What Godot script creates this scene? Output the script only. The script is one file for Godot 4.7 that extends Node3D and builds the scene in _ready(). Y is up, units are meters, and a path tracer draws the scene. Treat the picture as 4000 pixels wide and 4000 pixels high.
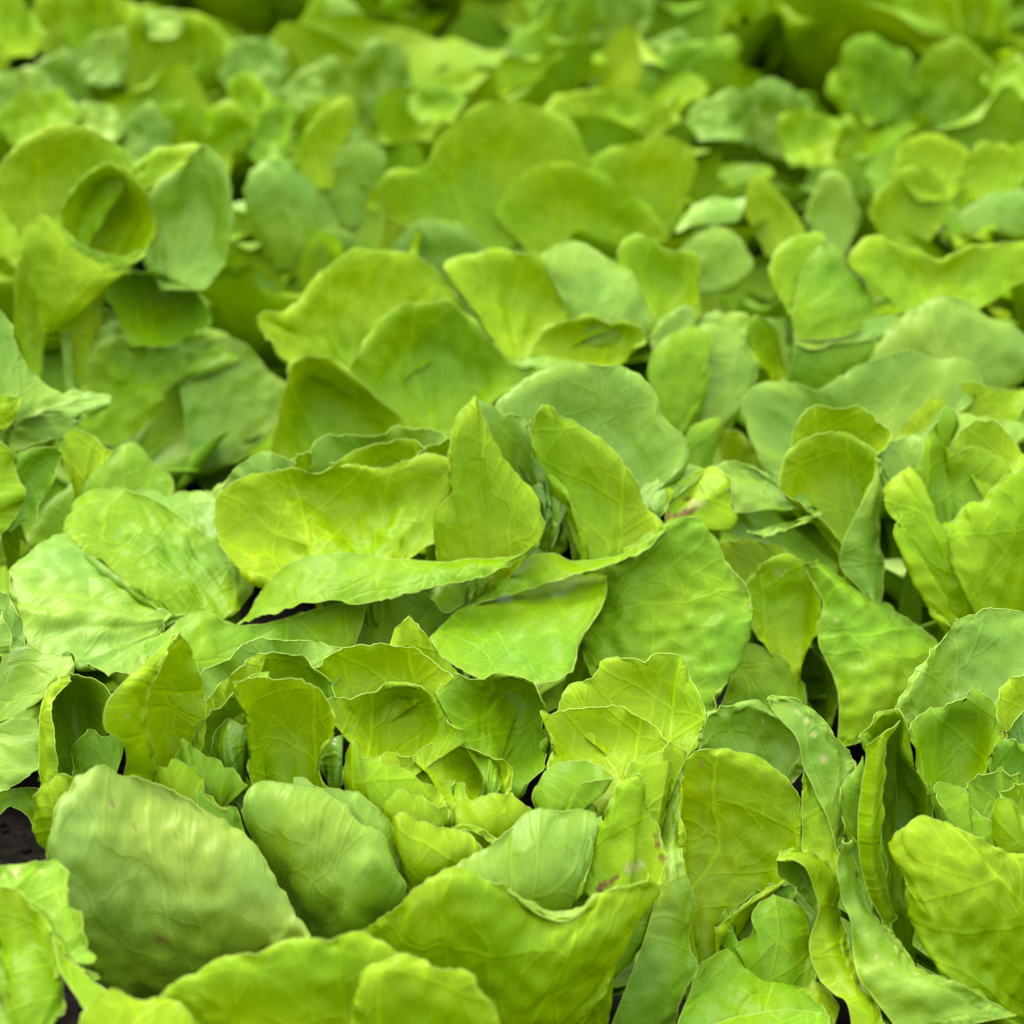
extends Node3D
# A field of butterhead lettuce seen close up through a long lens under a bright overcast sky.
# Leaf control points are in tenths of a millimetre, relative to the base of their lettuce on the ground.

var leaf_mat: StandardMaterial3D
var heart_mat: StandardMaterial3D
var waxy_mat: StandardMaterial3D
var rim_mat: StandardMaterial3D
var young_mat: StandardMaterial3D
var soil_mat: StandardMaterial3D
var stem_mat: StandardMaterial3D
var broad := FastNoiseLite.new()
var fine := FastNoiseLite.new()
var tint := FastNoiseLite.new()
var dice := RandomNumberGenerator.new()
# linear base colours: young yellow-green, full green, light green, mint (waxy), pale underside, crinkled heart
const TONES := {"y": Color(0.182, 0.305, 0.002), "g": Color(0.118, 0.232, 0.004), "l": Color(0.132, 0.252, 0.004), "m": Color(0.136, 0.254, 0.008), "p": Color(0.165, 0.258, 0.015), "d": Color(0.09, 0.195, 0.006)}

func _ready() -> void:
	dice.seed = 11
	set_view()
	set_sky()
	make_materials()
	make_ground()
	for h in HEADS:
		make_hero(h)
	make_far_rows()

func set_view() -> void:
	var cam := Camera3D.new()
	cam.name = "camera"
	add_child(cam)
	cam.position = Vector3(0, 0.69, 0)
	cam.rotation_degrees = Vector3(-22.3, 0, 0)
	cam.fov = 2.0 * rad_to_deg(atan(500.0 / 3106.0))
	cam.near = 0.05
	cam.far = 200.0
	var a := CameraAttributesPhysical.new()
	a.frustum_focal_length = 75.0
	a.frustum_focus_distance = 1.32
	a.exposure_aperture = 7.0
	cam.attributes = a
	cam.current = true

func set_sky() -> void:
	var env := Environment.new()
	var sky := Sky.new()
	var m := ProceduralSkyMaterial.new()
	m.sky_top_color = Color(0.88, 0.905, 0.93)
	m.sky_horizon_color = Color(0.27, 0.28, 0.29)
	m.sky_curve = 0.35
	m.ground_bottom_color = Color(0.20, 0.22, 0.12)
	m.ground_horizon_color = Color(0.40, 0.44, 0.30)
	m.sun_angle_max = 0.0
	sky.sky_material = m
	env.background_mode = Environment.BG_SKY
	env.sky = sky
	env.tonemap_mode = Environment.TONE_MAPPER_LINEAR
	env.tonemap_exposure = 5.25
	env.sdfgi_enabled = true
	env.ssao_enabled = true
	env.ssil_enabled = true
	var w := WorldEnvironment.new()
	w.environment = env
	add_child(w)
	var sun := DirectionalLight3D.new()
	sun.name = "sun"
	sun.light_color = Color(1.0, 0.97, 0.90)
	sun.light_energy = 0.4
	sun.light_angular_distance = 28.0
	sun.shadow_enabled = true
	add_child(sun)
	sun.look_at_from_position(Vector3.ZERO, Vector3(0.35, -0.85, 0.42), Vector3.UP)

func noise(n: FastNoiseLite, kind: int, f: float, s: int, oct := 1) -> void:
	n.noise_type = kind as FastNoiseLite.NoiseType
	n.frequency = f
	n.seed = s
	n.fractal_octaves = oct
	n.fractal_type = FastNoiseLite.FRACTAL_FBM if oct > 1 else FastNoiseLite.FRACTAL_NONE

func make_materials() -> void:
	noise(broad, FastNoiseLite.TYPE_SIMPLEX_SMOOTH, 32.0, 3)
	noise(fine, FastNoiseLite.TYPE_SIMPLEX_SMOOTH, 95.0, 9)
	noise(tint, FastNoiseLite.TYPE_SIMPLEX_SMOOTH, 55.0, 21, 3)
	var maps := vein_maps(5, 0.24, 0.34)
	var soft := vein_maps(8, 0.12, 0.36)
	var tex: ImageTexture = maps[0]
	var relief: ImageTexture = maps[1]
	leaf_mat = StandardMaterial3D.new()
	leaf_mat.vertex_color_use_as_albedo = true
	leaf_mat.albedo_texture = tex
	leaf_mat.heightmap_enabled = true
	leaf_mat.heightmap_texture = relief
	leaf_mat.heightmap_scale = 0.085
	leaf_mat.roughness = 0.42
	leaf_mat.metallic_specular = 0.22
	leaf_mat.cull_mode = BaseMaterial3D.CULL_DISABLED
	leaf_mat.backlight_enabled = true
	leaf_mat.backlight = Color(0.36, 0.36, 0.045)
	rim_mat = StandardMaterial3D.new()
	rim_mat.vertex_color_use_as_albedo = true
	rim_mat.roughness = 0.5
	waxy_mat = leaf_mat.duplicate()
	waxy_mat.metallic_specular = 0.34
	waxy_mat.albedo_texture = soft[0]
	waxy_mat.heightmap_texture = soft[1]
	waxy_mat.roughness = 0.46
	waxy_mat.heightmap_scale = 0.08
	young_mat = leaf_mat.duplicate()
	young_mat.backlight = Color(0.56, 0.56, 0.05)
	heart_mat = waxy_mat.duplicate()
	heart_mat.roughness = 0.3
	heart_mat.heightmap_scale = 0.12
	stem_mat = StandardMaterial3D.new()
	stem_mat.albedo_color = Color(0.50, 0.60, 0.28)
	stem_mat.roughness = 0.5
	var dirt := FastNoiseLite.new()
	noise(dirt, FastNoiseLite.TYPE_SIMPLEX, 0.03, 31, 5)
	var ramp := Gradient.new()
	ramp.colors = PackedColorArray([Color(0.02, 0.013, 0.008), Color(0.045, 0.033, 0.022), Color(0.09, 0.07, 0.05)])
	ramp.offsets = PackedFloat32Array([0.2, 0.55, 0.9])
	var dirt_tex := NoiseTexture2D.new()
	dirt_tex.width = 512
	dirt_tex.height = 512
	dirt_tex.seamless = true
	dirt_tex.noise = dirt
	dirt_tex.color_ramp = ramp
	soil_mat = StandardMaterial3D.new()
	soil_mat.albedo_texture = dirt_tex
	soil_mat.roughness = 0.85
	soil_mat.metallic_specular = 0.15
	soil_mat.uv1_triplanar = true
	soil_mat.uv1_world_triplanar = true
	soil_mat.uv1_scale = Vector3(5, 5, 5)

# a leaf's veins over 17 cm of blade, its foot at the middle of the lower edge: midrib, side ribs, their branches and the net between them
func vein_maps(salt: int, pale: float, dent: float) -> Array:
	var size := 960
	var rng := RandomNumberGenerator.new()
	rng.seed = salt
	var ribs := PackedFloat32Array()
	ribs.resize(size * size)
	var groove := PackedFloat32Array()
	groove.resize(size * size)
	var todo := [[Vector2(size * 0.5, 4.0), 0.0, 5.0, 0, 940.0]]
	while not todo.is_empty():
		var r: Array = todo.pop_back()
		var p: Vector2 = r[0]
		var ang: float = r[1]
		var wide: float = r[2]
		var level: int = r[3]
		var length: float = r[4]
		var way := signf(ang) if ang != 0.0 else 1.0
		var next := rng.randf_range(20, 60)
		var flip := 1.0 if rng.randf() < 0.5 else -1.0
		var gone := 0.0
		while gone < length:
			var left := 1.0 - gone / length
			stamp(ribs, groove, size, p, maxf(0.7, wide * sqrt(left)), [1.0, 0.85, 0.6][level])
			ang += rng.randf_range(-0.09, 0.09) - (way * 0.0028 if level == 1 else 0.0) - (ang * 0.02 if level == 0 else 0.0)
			p += Vector2(sin(ang), cos(ang)) * 1.5
			gone += 1.5
			next -= 1.5
			if next < 0.0 and level < 2:
				next = rng.randf_range(62, 100) if level == 0 else rng.randf_range(55, 105)
				flip = -flip
				var turn := rng.randf_range(0.75, 1.05) if level == 0 else rng.randf_range(0.7, 1.2)
				todo.append([p, ang + flip * turn, maxf(1.1, wide * sqrt(left) * 0.62), level + 1, (rng.randf_range(330, 520) if level == 0 else rng.randf_range(50, 120))])
	var cells := FastNoiseLite.new()
	noise(cells, FastNoiseLite.TYPE_CELLULAR, 1.0, salt)
	cells.cellular_return_type = FastNoiseLite.RETURN_DISTANCE2_SUB
	cells.cellular_distance_function = FastNoiseLite.DISTANCE_EUCLIDEAN
	cells.cellular_jitter = 0.9
	var grain := FastNoiseLite.new()
	noise(grain, FastNoiseLite.TYPE_SIMPLEX, 0.11, 4, 3)
	var color := PackedByteArray()
	var high := PackedByteArray()
	color.resize(size * size * 3)
	high.resize(size * size)
	for j in size:
		for i in size:
			var k := j * size + i
			var x := i * 12.5 / size
			var y := j * 9.5 / size
			var d := cells.get_noise_2d(x, y) + 1.0
			var d2 := cells.get_noise_2d(x * 3.3 + 70.0, y * 3.6) + 1.0
			var net := 1.0 - smoothstep(0.01, 0.085, d)
			var small := 1.0 - smoothstep(0.01, 0.2, d2)
			var line: float = clamp(maxf(ribs[k], 0.42 * net), 0.0, 1.0)
			var g := grain.get_noise_2d(i, j)
			var v: float = clamp(0.77 + 0.06 * g + pale * line + 0.05 * small, 0.0, 1.0)
			color[k * 3] = int(255.0 * pow(clamp(v + 0.05 * line, 0.0, 1.0), 1.0 / 2.2))
			color[k * 3 + 1] = int(255.0 * pow(v, 1.0 / 2.2))
			color[k * 3 + 2] = int(255.0 * pow(clamp(v - 0.02 + 0.4 * pale * line, 0.0, 1.0), 1.0 / 2.2))
			high[k] = int(255.0 * clamp(0.35 + 0.36 * smoothstep(0.0, 0.6, d) + 0.04 * smoothstep(0.0, 0.35, d2) + 0.04 * g - dent * groove[k] + 0.10 * ribs[k], 0.0, 1.0))
	return [ImageTexture.create_from_image(Image.create_from_data(size, size, false, Image.FORMAT_RGB8, color)), ImageTexture.create_from_image(Image.create_from_data(size, size, false, Image.FORMAT_L8, high))]

func stamp(ribs: PackedFloat32Array, groove: PackedFloat32Array, size: int, p: Vector2, r: float, strong: float) -> void:
	var reach := int(r + 6.0)
	for j in range(maxi(0, int(p.y) - reach), mini(size, int(p.y) + reach + 1)):
		for i in range(maxi(0, int(p.x) - reach), mini(size, int(p.x) + reach + 1)):
			var d := Vector2(i, j).distance_to(p)
			var k := j * size + i
			var a := strong * (1.0 - smoothstep(r * 0.4, r + 0.8, d))
			if a > ribs[k]:
				ribs[k] = a
			var b := strong * (1.0 - smoothstep(0.0, r + 5.5, d))
			if b > groove[k]:
				groove[k] = b

func make_ground() -> void:
	var g := MeshInstance3D.new()
	g.name = "ground"
	var p := PlaneMesh.new()
	p.size = Vector2(120, 120)
	g.mesh = p
	g.material_override = soil_mat
	g.set_meta("kind", "structure")
	g.set_meta("label", "dark moist soil between the lettuces")
	add_child(g)
	# crumbs of soil
	var n := MultiMesh.new()
	n.transform_format = MultiMesh.TRANSFORM_3D
	var clod := SphereMesh.new()
	clod.radius = 1.0
	clod.height = 1.7
	clod.radial_segments = 7
	clod.rings = 4
	n.mesh = clod
	n.instance_count = 6000
	for i in n.instance_count:
		var r := 0.0006 + 0.002 * pow(dice.randf(), 3.0)
		var b := Basis.from_euler(Vector3(dice.randf() * 6, dice.randf() * 6, dice.randf() * 6)).scaled(Vector3(r, r * dice.randf_range(0.5, 0.9), r * dice.randf_range(0.7, 1.2)))
		n.set_instance_transform(i, Transform3D(b, Vector3(dice.randf_range(-0.5, 0.5), r * 0.3, -dice.randf_range(0.85, 2.2))))
	var c := MultiMeshInstance3D.new()
	c.name = "soil_crumbs"
	c.multimesh = n
	c.material_override = soil_mat
	c.set_meta("kind", "stuff")
	c.set_meta("label", "small crumbs of dark soil lying between the lettuces")
	c.set_meta("category", "soil")
	add_child(c)

# ---------------------------------------------------------------- leaf surfaces
func spline(p: PackedVector3Array, n: int) -> PackedVector3Array:
	var out := PackedVector3Array()
	var last := p.size() - 1
	var t := PackedFloat32Array([0.0])
	for i in last:
		t.append(t[i] + maxf(0.0002, p[i].distance_to(p[i + 1])))
	var k := 0
	for i in n + 1:
		var s := t[last] * i / n
		while k < last - 1 and s > t[k + 1]:
			k += 1
		var a := p[k]
		var b := p[k + 1]
		var pre := p[k - 1] if k > 0 else a * 2.0 - b
		var post := p[k + 2] if k < last - 1 else b * 2.0 - a
		var h := t[k + 1] - t[k]
		var pt := (t[k - 1] - t[k]) if k > 0 else -h
		var qt := (t[k + 2] - t[k]) if k < last - 1 else 2.0 * h
		out.append(a.cubic_interpolate_in_time(b, pre, post, (s - t[k]) / h, h, pt, qt))
	return out

func leaf_mesh(rows: Array, nu: int, nv: int, tone: Color, pucker: float, spots: PackedFloat32Array, bead: bool, salt: Vector3, fan: bool) -> ArrayMesh:
	var lines := []
	for r in rows:
		lines.append(spline(r, nu))
	var w := nu + 1
	var pos := PackedVector3Array()
	pos.resize(w * (nv + 1))
	for i in w:
		var col := PackedVector3Array()
		for l in lines:
			col.append(l[i])
		var c := spline(col, nv)
		for j in nv + 1:
			pos[j * w + i] = c[j]
	var nor := normals(pos, nu, nv)
	var mid := (nv / 2) * w
	var across := 0.0
	for i in nu:
		across += pos[mid + i].distance_to(pos[mid + i + 1])
	var along := 0.0
	for j in nv:
		along += pos[j * w + nu / 2].distance_to(pos[(j + 1) * w + nu / 2])
	# puckers between the veins, and a slightly ruffled margin
	for j in nv + 1:
		var v := float(j) / nv
		for i in w:
			var k := j * w + i
			var u := float(i) / nu
			var q := pos[k] + salt
			var edge: float = minf(minf(u, 1.0 - u) * across, (1.0 - v) * along)
			var calm: float = smoothstep(0.0, 0.016, edge)
			var pleat := broad.get_noise_3d(u * across * 1.9 + salt.x, v * along * 0.35 + salt.y, salt.z)
			var a := (0.0007 * broad.get_noise_3dv(q) + (0.0015 if fan else 0.0006) * pleat * smoothstep(0.05, 0.5, v) * (1.25 - 0.25 * calm)) + 0.0009 * fine.get_noise_3dv(q) * calm
			pos[k] += nor[k] * (a * pucker)
			if edge < 0.004:
				pos[k] += nor[k] * 0.0014 * fine.get_noise_3dv(q * 1.2) + (pos[k] - pos[maxi(0, k - w)]).normalized() * 0.0008 * fine.get_noise_3dv(q * 3.5)
	nor = normals(pos, nu, nv)
	# the blade laid flat: its own axes from foot to rim and across, with the foot at the foot of the vein pattern
	var foot_row := w * (nv / 6 if fan else 0)
	var foot := (pos[foot_row] + pos[foot_row + nu]) * 0.5
	var ay := Vector3.ZERO
	for i in w:
		ay += pos[nv * w + i] - foot
	ay = ay.normalized()
	var ax := pos[(nv * 3 / 4) * w + nu] - pos[(nv * 3 / 4) * w]
	ax = (ax - ay * ax.dot(ay)).normalized()
	var scale_uv := (0.85 + 0.5 * fposmod(salt.x * 7.3, 1.0)) / 0.17
	if salt.y > 4.5:
		ax = -ax
	var ou := 0.5 if fan else 0.25 + 0.5 * fposmod(salt.x * 3.1, 1.0)
	var ov := 0.05 if fan else 0.1 + 0.4 * fposmod(salt.z * 5.1, 1.0)
	var uv := PackedVector2Array()
	uv.resize(pos.size())
	var shade := PackedColorArray()
	shade.resize(pos.size())
	for j in nv + 1:
		for i in w:
			var k := j * w + i
			uv[k] = Vector2(ou + ax.dot(pos[k] - foot) * scale_uv, ov + ay.dot(pos[k] - foot) * scale_uv)
			var q := pos[k] + salt
			var m := tint.get_noise_3dv(q)
			var m2 := broad.get_noise_3dv(q * 0.5 + Vector3(3, 1, 7))
			var c := Color(tone.r * (1.0 + 0.16 * m + 0.20 * m2), tone.g * (1.0 + 0.10 * m + 0.06 * m2), tone.b * (1.0 - 0.3 * m2))
			for s in range(0, spots.size(), 5):
				var r := spots[s + 3]
				var d := pos[k].distance_to(Vector3(spots[s], spots[s + 1], spots[s + 2])) / r
				if d < 1.6:
					var f: float = 1.0 - smoothstep(0.75, 1.25, d + 0.45 * fine.get_noise_3dv(q * 6.0))
					var kind := spots[s + 4]
					var to := Color(0.31, 0.31, 0.10) if kind < 0.5 else Color(0.20, 0.145, 0.04) if kind < 0.8 else Color(0.105, 0.052, 0.014) if kind < 1.2 else Color(0.02, 0.02, 0.015)
					c = c.lerp(to, f * (0.8 if kind < 0.5 else 0.95))
			shade[k] = c
	var idx := PackedInt32Array()
	for j in nv:
		for i in nu:
			var k := j * w + i
			idx.append_array([k, k + 1, k + w, k + 1, k + w + 1, k + w])
	var arr := []
	arr.resize(Mesh.ARRAY_MAX)
	arr[Mesh.ARRAY_VERTEX] = pos
	arr[Mesh.ARRAY_NORMAL] = nor
	arr[Mesh.ARRAY_TEX_UV] = uv
	arr[Mesh.ARRAY_COLOR] = shade
	arr[Mesh.ARRAY_INDEX] = idx
	var mesh := ArrayMesh.new()
	mesh.add_surface_from_arrays(Mesh.PRIMITIVE_TRIANGLES, arr)
	if bead:
		# the thickened pale margin that runs round every leaf
		var loop := PackedInt32Array()
		if not fan:
			for j in nv:
				loop.append(j * w)
		for i in w:
			loop.append(nv * w + i)
		if not fan:
			for j in range(nv - 1, -1, -1):
				loop.append(j * w + nu)
			for i in range(nu - 1, 0, -1):
				loop.append(i)
		var rim := tone.lerp(Color(0.27, 0.37, 0.03), 0.6)
		var rp := PackedVector3Array()
		var rn := PackedVector3Array()
		var rc := PackedColorArray()
		var ri := PackedInt32Array()
		for l in loop.size():
			var k := loop[l]
			var dir := (pos[loop[mini(l + 1, loop.size() - 1)]] - pos[loop[maxi(l - 1, 0)]]).normalized()
			var n := nor[k]
			var b := dir.cross(n).normalized()
			var r := 0.00022
			for s in 4:
				var a := TAU * s / 4.0
				var e := n * cos(a) + b * sin(a)
				rp.append(pos[k] + e * r)
				rn.append(e)
				rc.append(shade[k] if shade[k].g < shade[k].r else rim)
			if l > 0:
				for s in 4:
					var a0 := (l - 1) * 4 + s
					var a1 := (l - 1) * 4 + (s + 1) % 4
					ri.append_array([a0, a0 + 4, a1, a1, a0 + 4, a1 + 4])
		var edge_arr := []
		edge_arr.resize(Mesh.ARRAY_MAX)
		edge_arr[Mesh.ARRAY_VERTEX] = rp
		edge_arr[Mesh.ARRAY_NORMAL] = rn
		edge_arr[Mesh.ARRAY_COLOR] = rc
		edge_arr[Mesh.ARRAY_INDEX] = ri
		mesh.add_surface_from_arrays(Mesh.PRIMITIVE_TRIANGLES, edge_arr)
		mesh.surface_set_material(1, rim_mat)
	return mesh

func normals(pos: PackedVector3Array, nu: int, nv: int) -> PackedVector3Array:
	var w := nu + 1
	var out := PackedVector3Array()
	out.resize(pos.size())
	for j in nv + 1:
		for i in w:
			var a := pos[j * w + mini(i + 1, nu)] - pos[j * w + maxi(i - 1, 0)]
			var b := pos[mini(j + 1, nv) * w + i] - pos[maxi(j - 1, 0) * w + i]
			var n := b.cross(a)
			out[j * w + i] = n.normalized() if n.length_squared() > 1e-20 else Vector3.UP
	return out

func add_leaf(parent: Node3D, mesh: ArrayMesh, key: String) -> void:
	var o := MeshInstance3D.new()
	o.name = "leaf"
	o.mesh = mesh
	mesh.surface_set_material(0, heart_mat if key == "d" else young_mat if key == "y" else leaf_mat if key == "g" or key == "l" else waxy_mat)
	parent.add_child(o, true)

func points(a: Array) -> PackedVector3Array:
	var out := PackedVector3Array()
	for i in range(0, a.size(), 3):
		out.append(Vector3(a[i], a[i + 1], a[i + 2]) * 0.0001)
	return out

func plant(label: String, where: Vector3, group: String, called := "butterhead_lettuce") -> Node3D:
	var o := Node3D.new()
	o.name = called
	o.set_meta("label", label)
	o.set_meta("category", "lettuce")
	o.set_meta("group", group)
	add_child(o, true)
	o.position = where
	var s := MeshInstance3D.new()
	s.name = "stem"
	var c := CylinderMesh.new()
	c.top_radius = 0.011
	c.bottom_radius = 0.015
	c.height = 0.04
	c.radial_segments = 10
	s.mesh = c
	s.material_override = stem_mat
	s.position = Vector3(0, 0.016, 0)
	o.add_child(s)
	return o

func make_hero(h: Array) -> void:
	var o := plant(h[2], Vector3(h[0], 0, h[1]), "butterhead lettuces in the bed")
	for d in h[3]:
		var kind: int = d[0]
		var rows := []
		for r in d[6]:
			rows.append(points(r))
		if kind > 0:
			# a fan from the leaf's foot to its rim, bellied in between, joined to the stem
			var count := 24
			var foot := spline(rows[0], count)
			var rim := spline(rows[1], count)
			var fan := []
			if kind == 1:
				var m := foot[count / 2]
				var side := (foot[count] - foot[0]).normalized() * 0.006
				var out := Vector3(m.x, 0, m.z).normalized() * 0.010 + Vector3(0, 0.02, 0)
				if d[3] >= 0:
					out = Vector3(m.x * 0.85, m.y * 0.5, m.z)
				fan.append(PackedVector3Array([out - side, out + side]))
			fan.append(rows[0])
			for t: float in [0.3, 0.6, 0.85]:
				var mid := PackedVector3Array()
				for i in count + 1:
					var x := 2.0 * i / count - 1.0
					var hollow: float = -0.00011 * d[3] * 4.0 * t * (1.0 - t) * (1.3 - 1.2 * x * x)
					if t > 0.8:
						hollow += 0.035 * minf(foot[i].distance_to(rim[i]), 0.09)
					mid.append(foot[i].lerp(rim[i], t) + Vector3(0, 0, hollow))
				fan.append(mid)
			fan.append(rows[1])
			# the margin rolls back a little, unevenly
			var lip := PackedVector3Array()
			var start := dice.randf() * 40.0
			for i in count + 1:
				var much := 0.0042 * clampf(0.45 + 0.9 * broad.get_noise_2d(start + i * 0.006, 0.0), 0.05, 1.0)
				lip.append(rim[i] + Vector3(0, 0.0005, -much))
			fan.append(lip)
			rows = fan
		elif d[3] != 0:
			var mid := PackedVector3Array()
			var p := spline(rows[0], 12)
			var q := spline(rows[rows.size() - 1], 12)
			for i in 13:
				mid.append((p[i] + q[i]) * 0.5 + Vector3(0, 0, -0.0001 * d[3]))
			rows.insert(1, mid)
		var spots := PackedFloat32Array()
		for i in range(0, d[7].size(), 5):
			spots.append_array([d[7][i] * 0.0001, d[7][i + 1] * 0.0001, d[7][i + 2] * 0.0001, d[7][i + 3] * 0.0001, d[7][i + 4] * 0.01])
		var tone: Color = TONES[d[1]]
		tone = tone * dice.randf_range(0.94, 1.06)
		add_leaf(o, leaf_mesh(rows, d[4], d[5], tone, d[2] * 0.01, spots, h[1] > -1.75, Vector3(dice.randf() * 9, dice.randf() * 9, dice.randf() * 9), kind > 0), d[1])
	# low outer leaves that close the bed under the head
	for i in (0 if h[4] < 0.01 else 9):
		var a := TAU * (i + dice.randf() * 0.5) / 9.0
		grown_leaf(o, a, 0.0, h[4] * dice.randf_range(0.85, 1.05), 14, 12, "g", 0.45)

# one leaf of a lettuce grown from its stem: t 0 is the outermost, 1 the heart
func grown_leaf(o: Node3D, az: float, t: float, length: float, nu: int, nv: int, tone_key: String, lift := 1.0) -> void:
	var e := deg_to_rad(lerpf(26.0, 76.0, t) * lift + dice.randf_range(-13, 9) * lift)
	var bend := deg_to_rad(lerpf(34.0, 16.0, t) + dice.randf_range(-26, 14)) * lift
	var curl := deg_to_rad(dice.randf_range(-45, 5)) * lift
	var cup := lerpf(0.75, 1.25, t) + dice.randf_range(-0.2, 0.25)
	var wide := length * dice.randf_range(0.52, 0.68)
	var wave := dice.randf_range(0.002, 0.008)
	var phase := dice.randf() * TAU
	var roll := dice.randf_range(-0.45, 0.45) * lift
	var turn := Basis(Vector3.UP, az)
	var p := Vector2(0.012, 0.02)
	var rows := []
	var steps := [0.0, 0.25, 0.5, 0.75, 1.0]
	var half := [0.20, 0.58, 0.92, 1.0, 0.66]
	var last := 0.0
	for k in 5:
		var s: float = steps[k]
		var ang := e + bend * s + curl * maxf(0.0, s - 0.7) / 0.3 * 0.6
		var dir := Vector2(cos(ang), sin(ang))
		p += dir * length * (s - last)
		last = s
		var row := PackedVector3Array()
		for j in 7:
			var x := (j - 3) / 3.0
			var wv: float = wide * half[k]
			var lat := wv * sin(x * cup) / cup
			var lift_in := wv * (1.0 - cos(x * cup)) / cup
			var back := (0.24 * length * x * x) if k == 4 else 0.0
			var q := p - dir * back + Vector2(-dir.y, dir.x) * (lift_in + wave * s * absf(x) * sin(x * 5.0 + phase))
			q += Vector2(-dir.y, dir.x) * lat * sin(roll) * s
			row.append(turn * Vector3(q.x, maxf(q.y, 0.008), lat * cos(roll * s)))
		rows.append(row)
	var tone: Color = TONES[tone_key]
	tone = tone * dice.randf_range(0.9, 1.08)
	add_leaf(o, leaf_mesh(rows, nu, nv, tone, dice.randf_range(0.9, 2.0), PackedFloat32Array(), false, Vector3(dice.randf() * 9, dice.randf() * 9, dice.randf() * 9), true), tone_key)

func grown_lettuce(label: String, where: Vector3, leaves: int, size: float, group: String) -> Node3D:
	var o := plant(label, where, group)
	for i in leaves:
		var t := float(i) / (leaves - 1)
		var key: String = ["m", "y", "l", "y", "l", "y"][dice.randi() % 6] if t < 0.85 else "y"
		grown_leaf(o, i * 2.4 + dice.randf_range(-0.3, 0.3), t, size * lerpf(1.15, 0.5, t) * dice.randf_range(0.78, 1.2), 16, 14, key)
	return o

func make_far_rows() -> void:
	var kinds := []
	for row in 7:
		var z := 1.80 + 0.165 * row
		var half := 0.17 * z + 0.12
		var n := int(half / 0.085)
		for i in range(-n, n + 1):
			var x := i * 0.17 + (0.085 if row % 2 == 1 else 0.0)
			var at := Vector3(x + dice.randf_range(-0.02, 0.02), 0, -z + dice.randf_range(-0.02, 0.02))
			if absf(at.x) > half:
				continue
			var near := false
			for h in HEADS:
				if Vector2(h[0] - at.x, h[1] - at.z).length() < 0.10:
					near = true
			var label := "blurred yellow-green lettuce in the far rows of the bed"
			var o: Node3D
			if kinds.size() < 7:
				o = grown_lettuce(label, at, 26, 0.122, "lettuces in the far rows")
				kinds.append(o)
			else:
				o = kinds[dice.randi() % kinds.size()].duplicate()
				add_child(o, true)
				o.position = at
				o.rotation = Vector3(dice.randf_range(-0.2, 0.2), dice.randf() * TAU, dice.randf_range(-0.2, 0.2))
				o.scale = Vector3.ONE * dice.randf_range(1.0, 1.28)
			if near:
				o.scale *= 0.75

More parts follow.
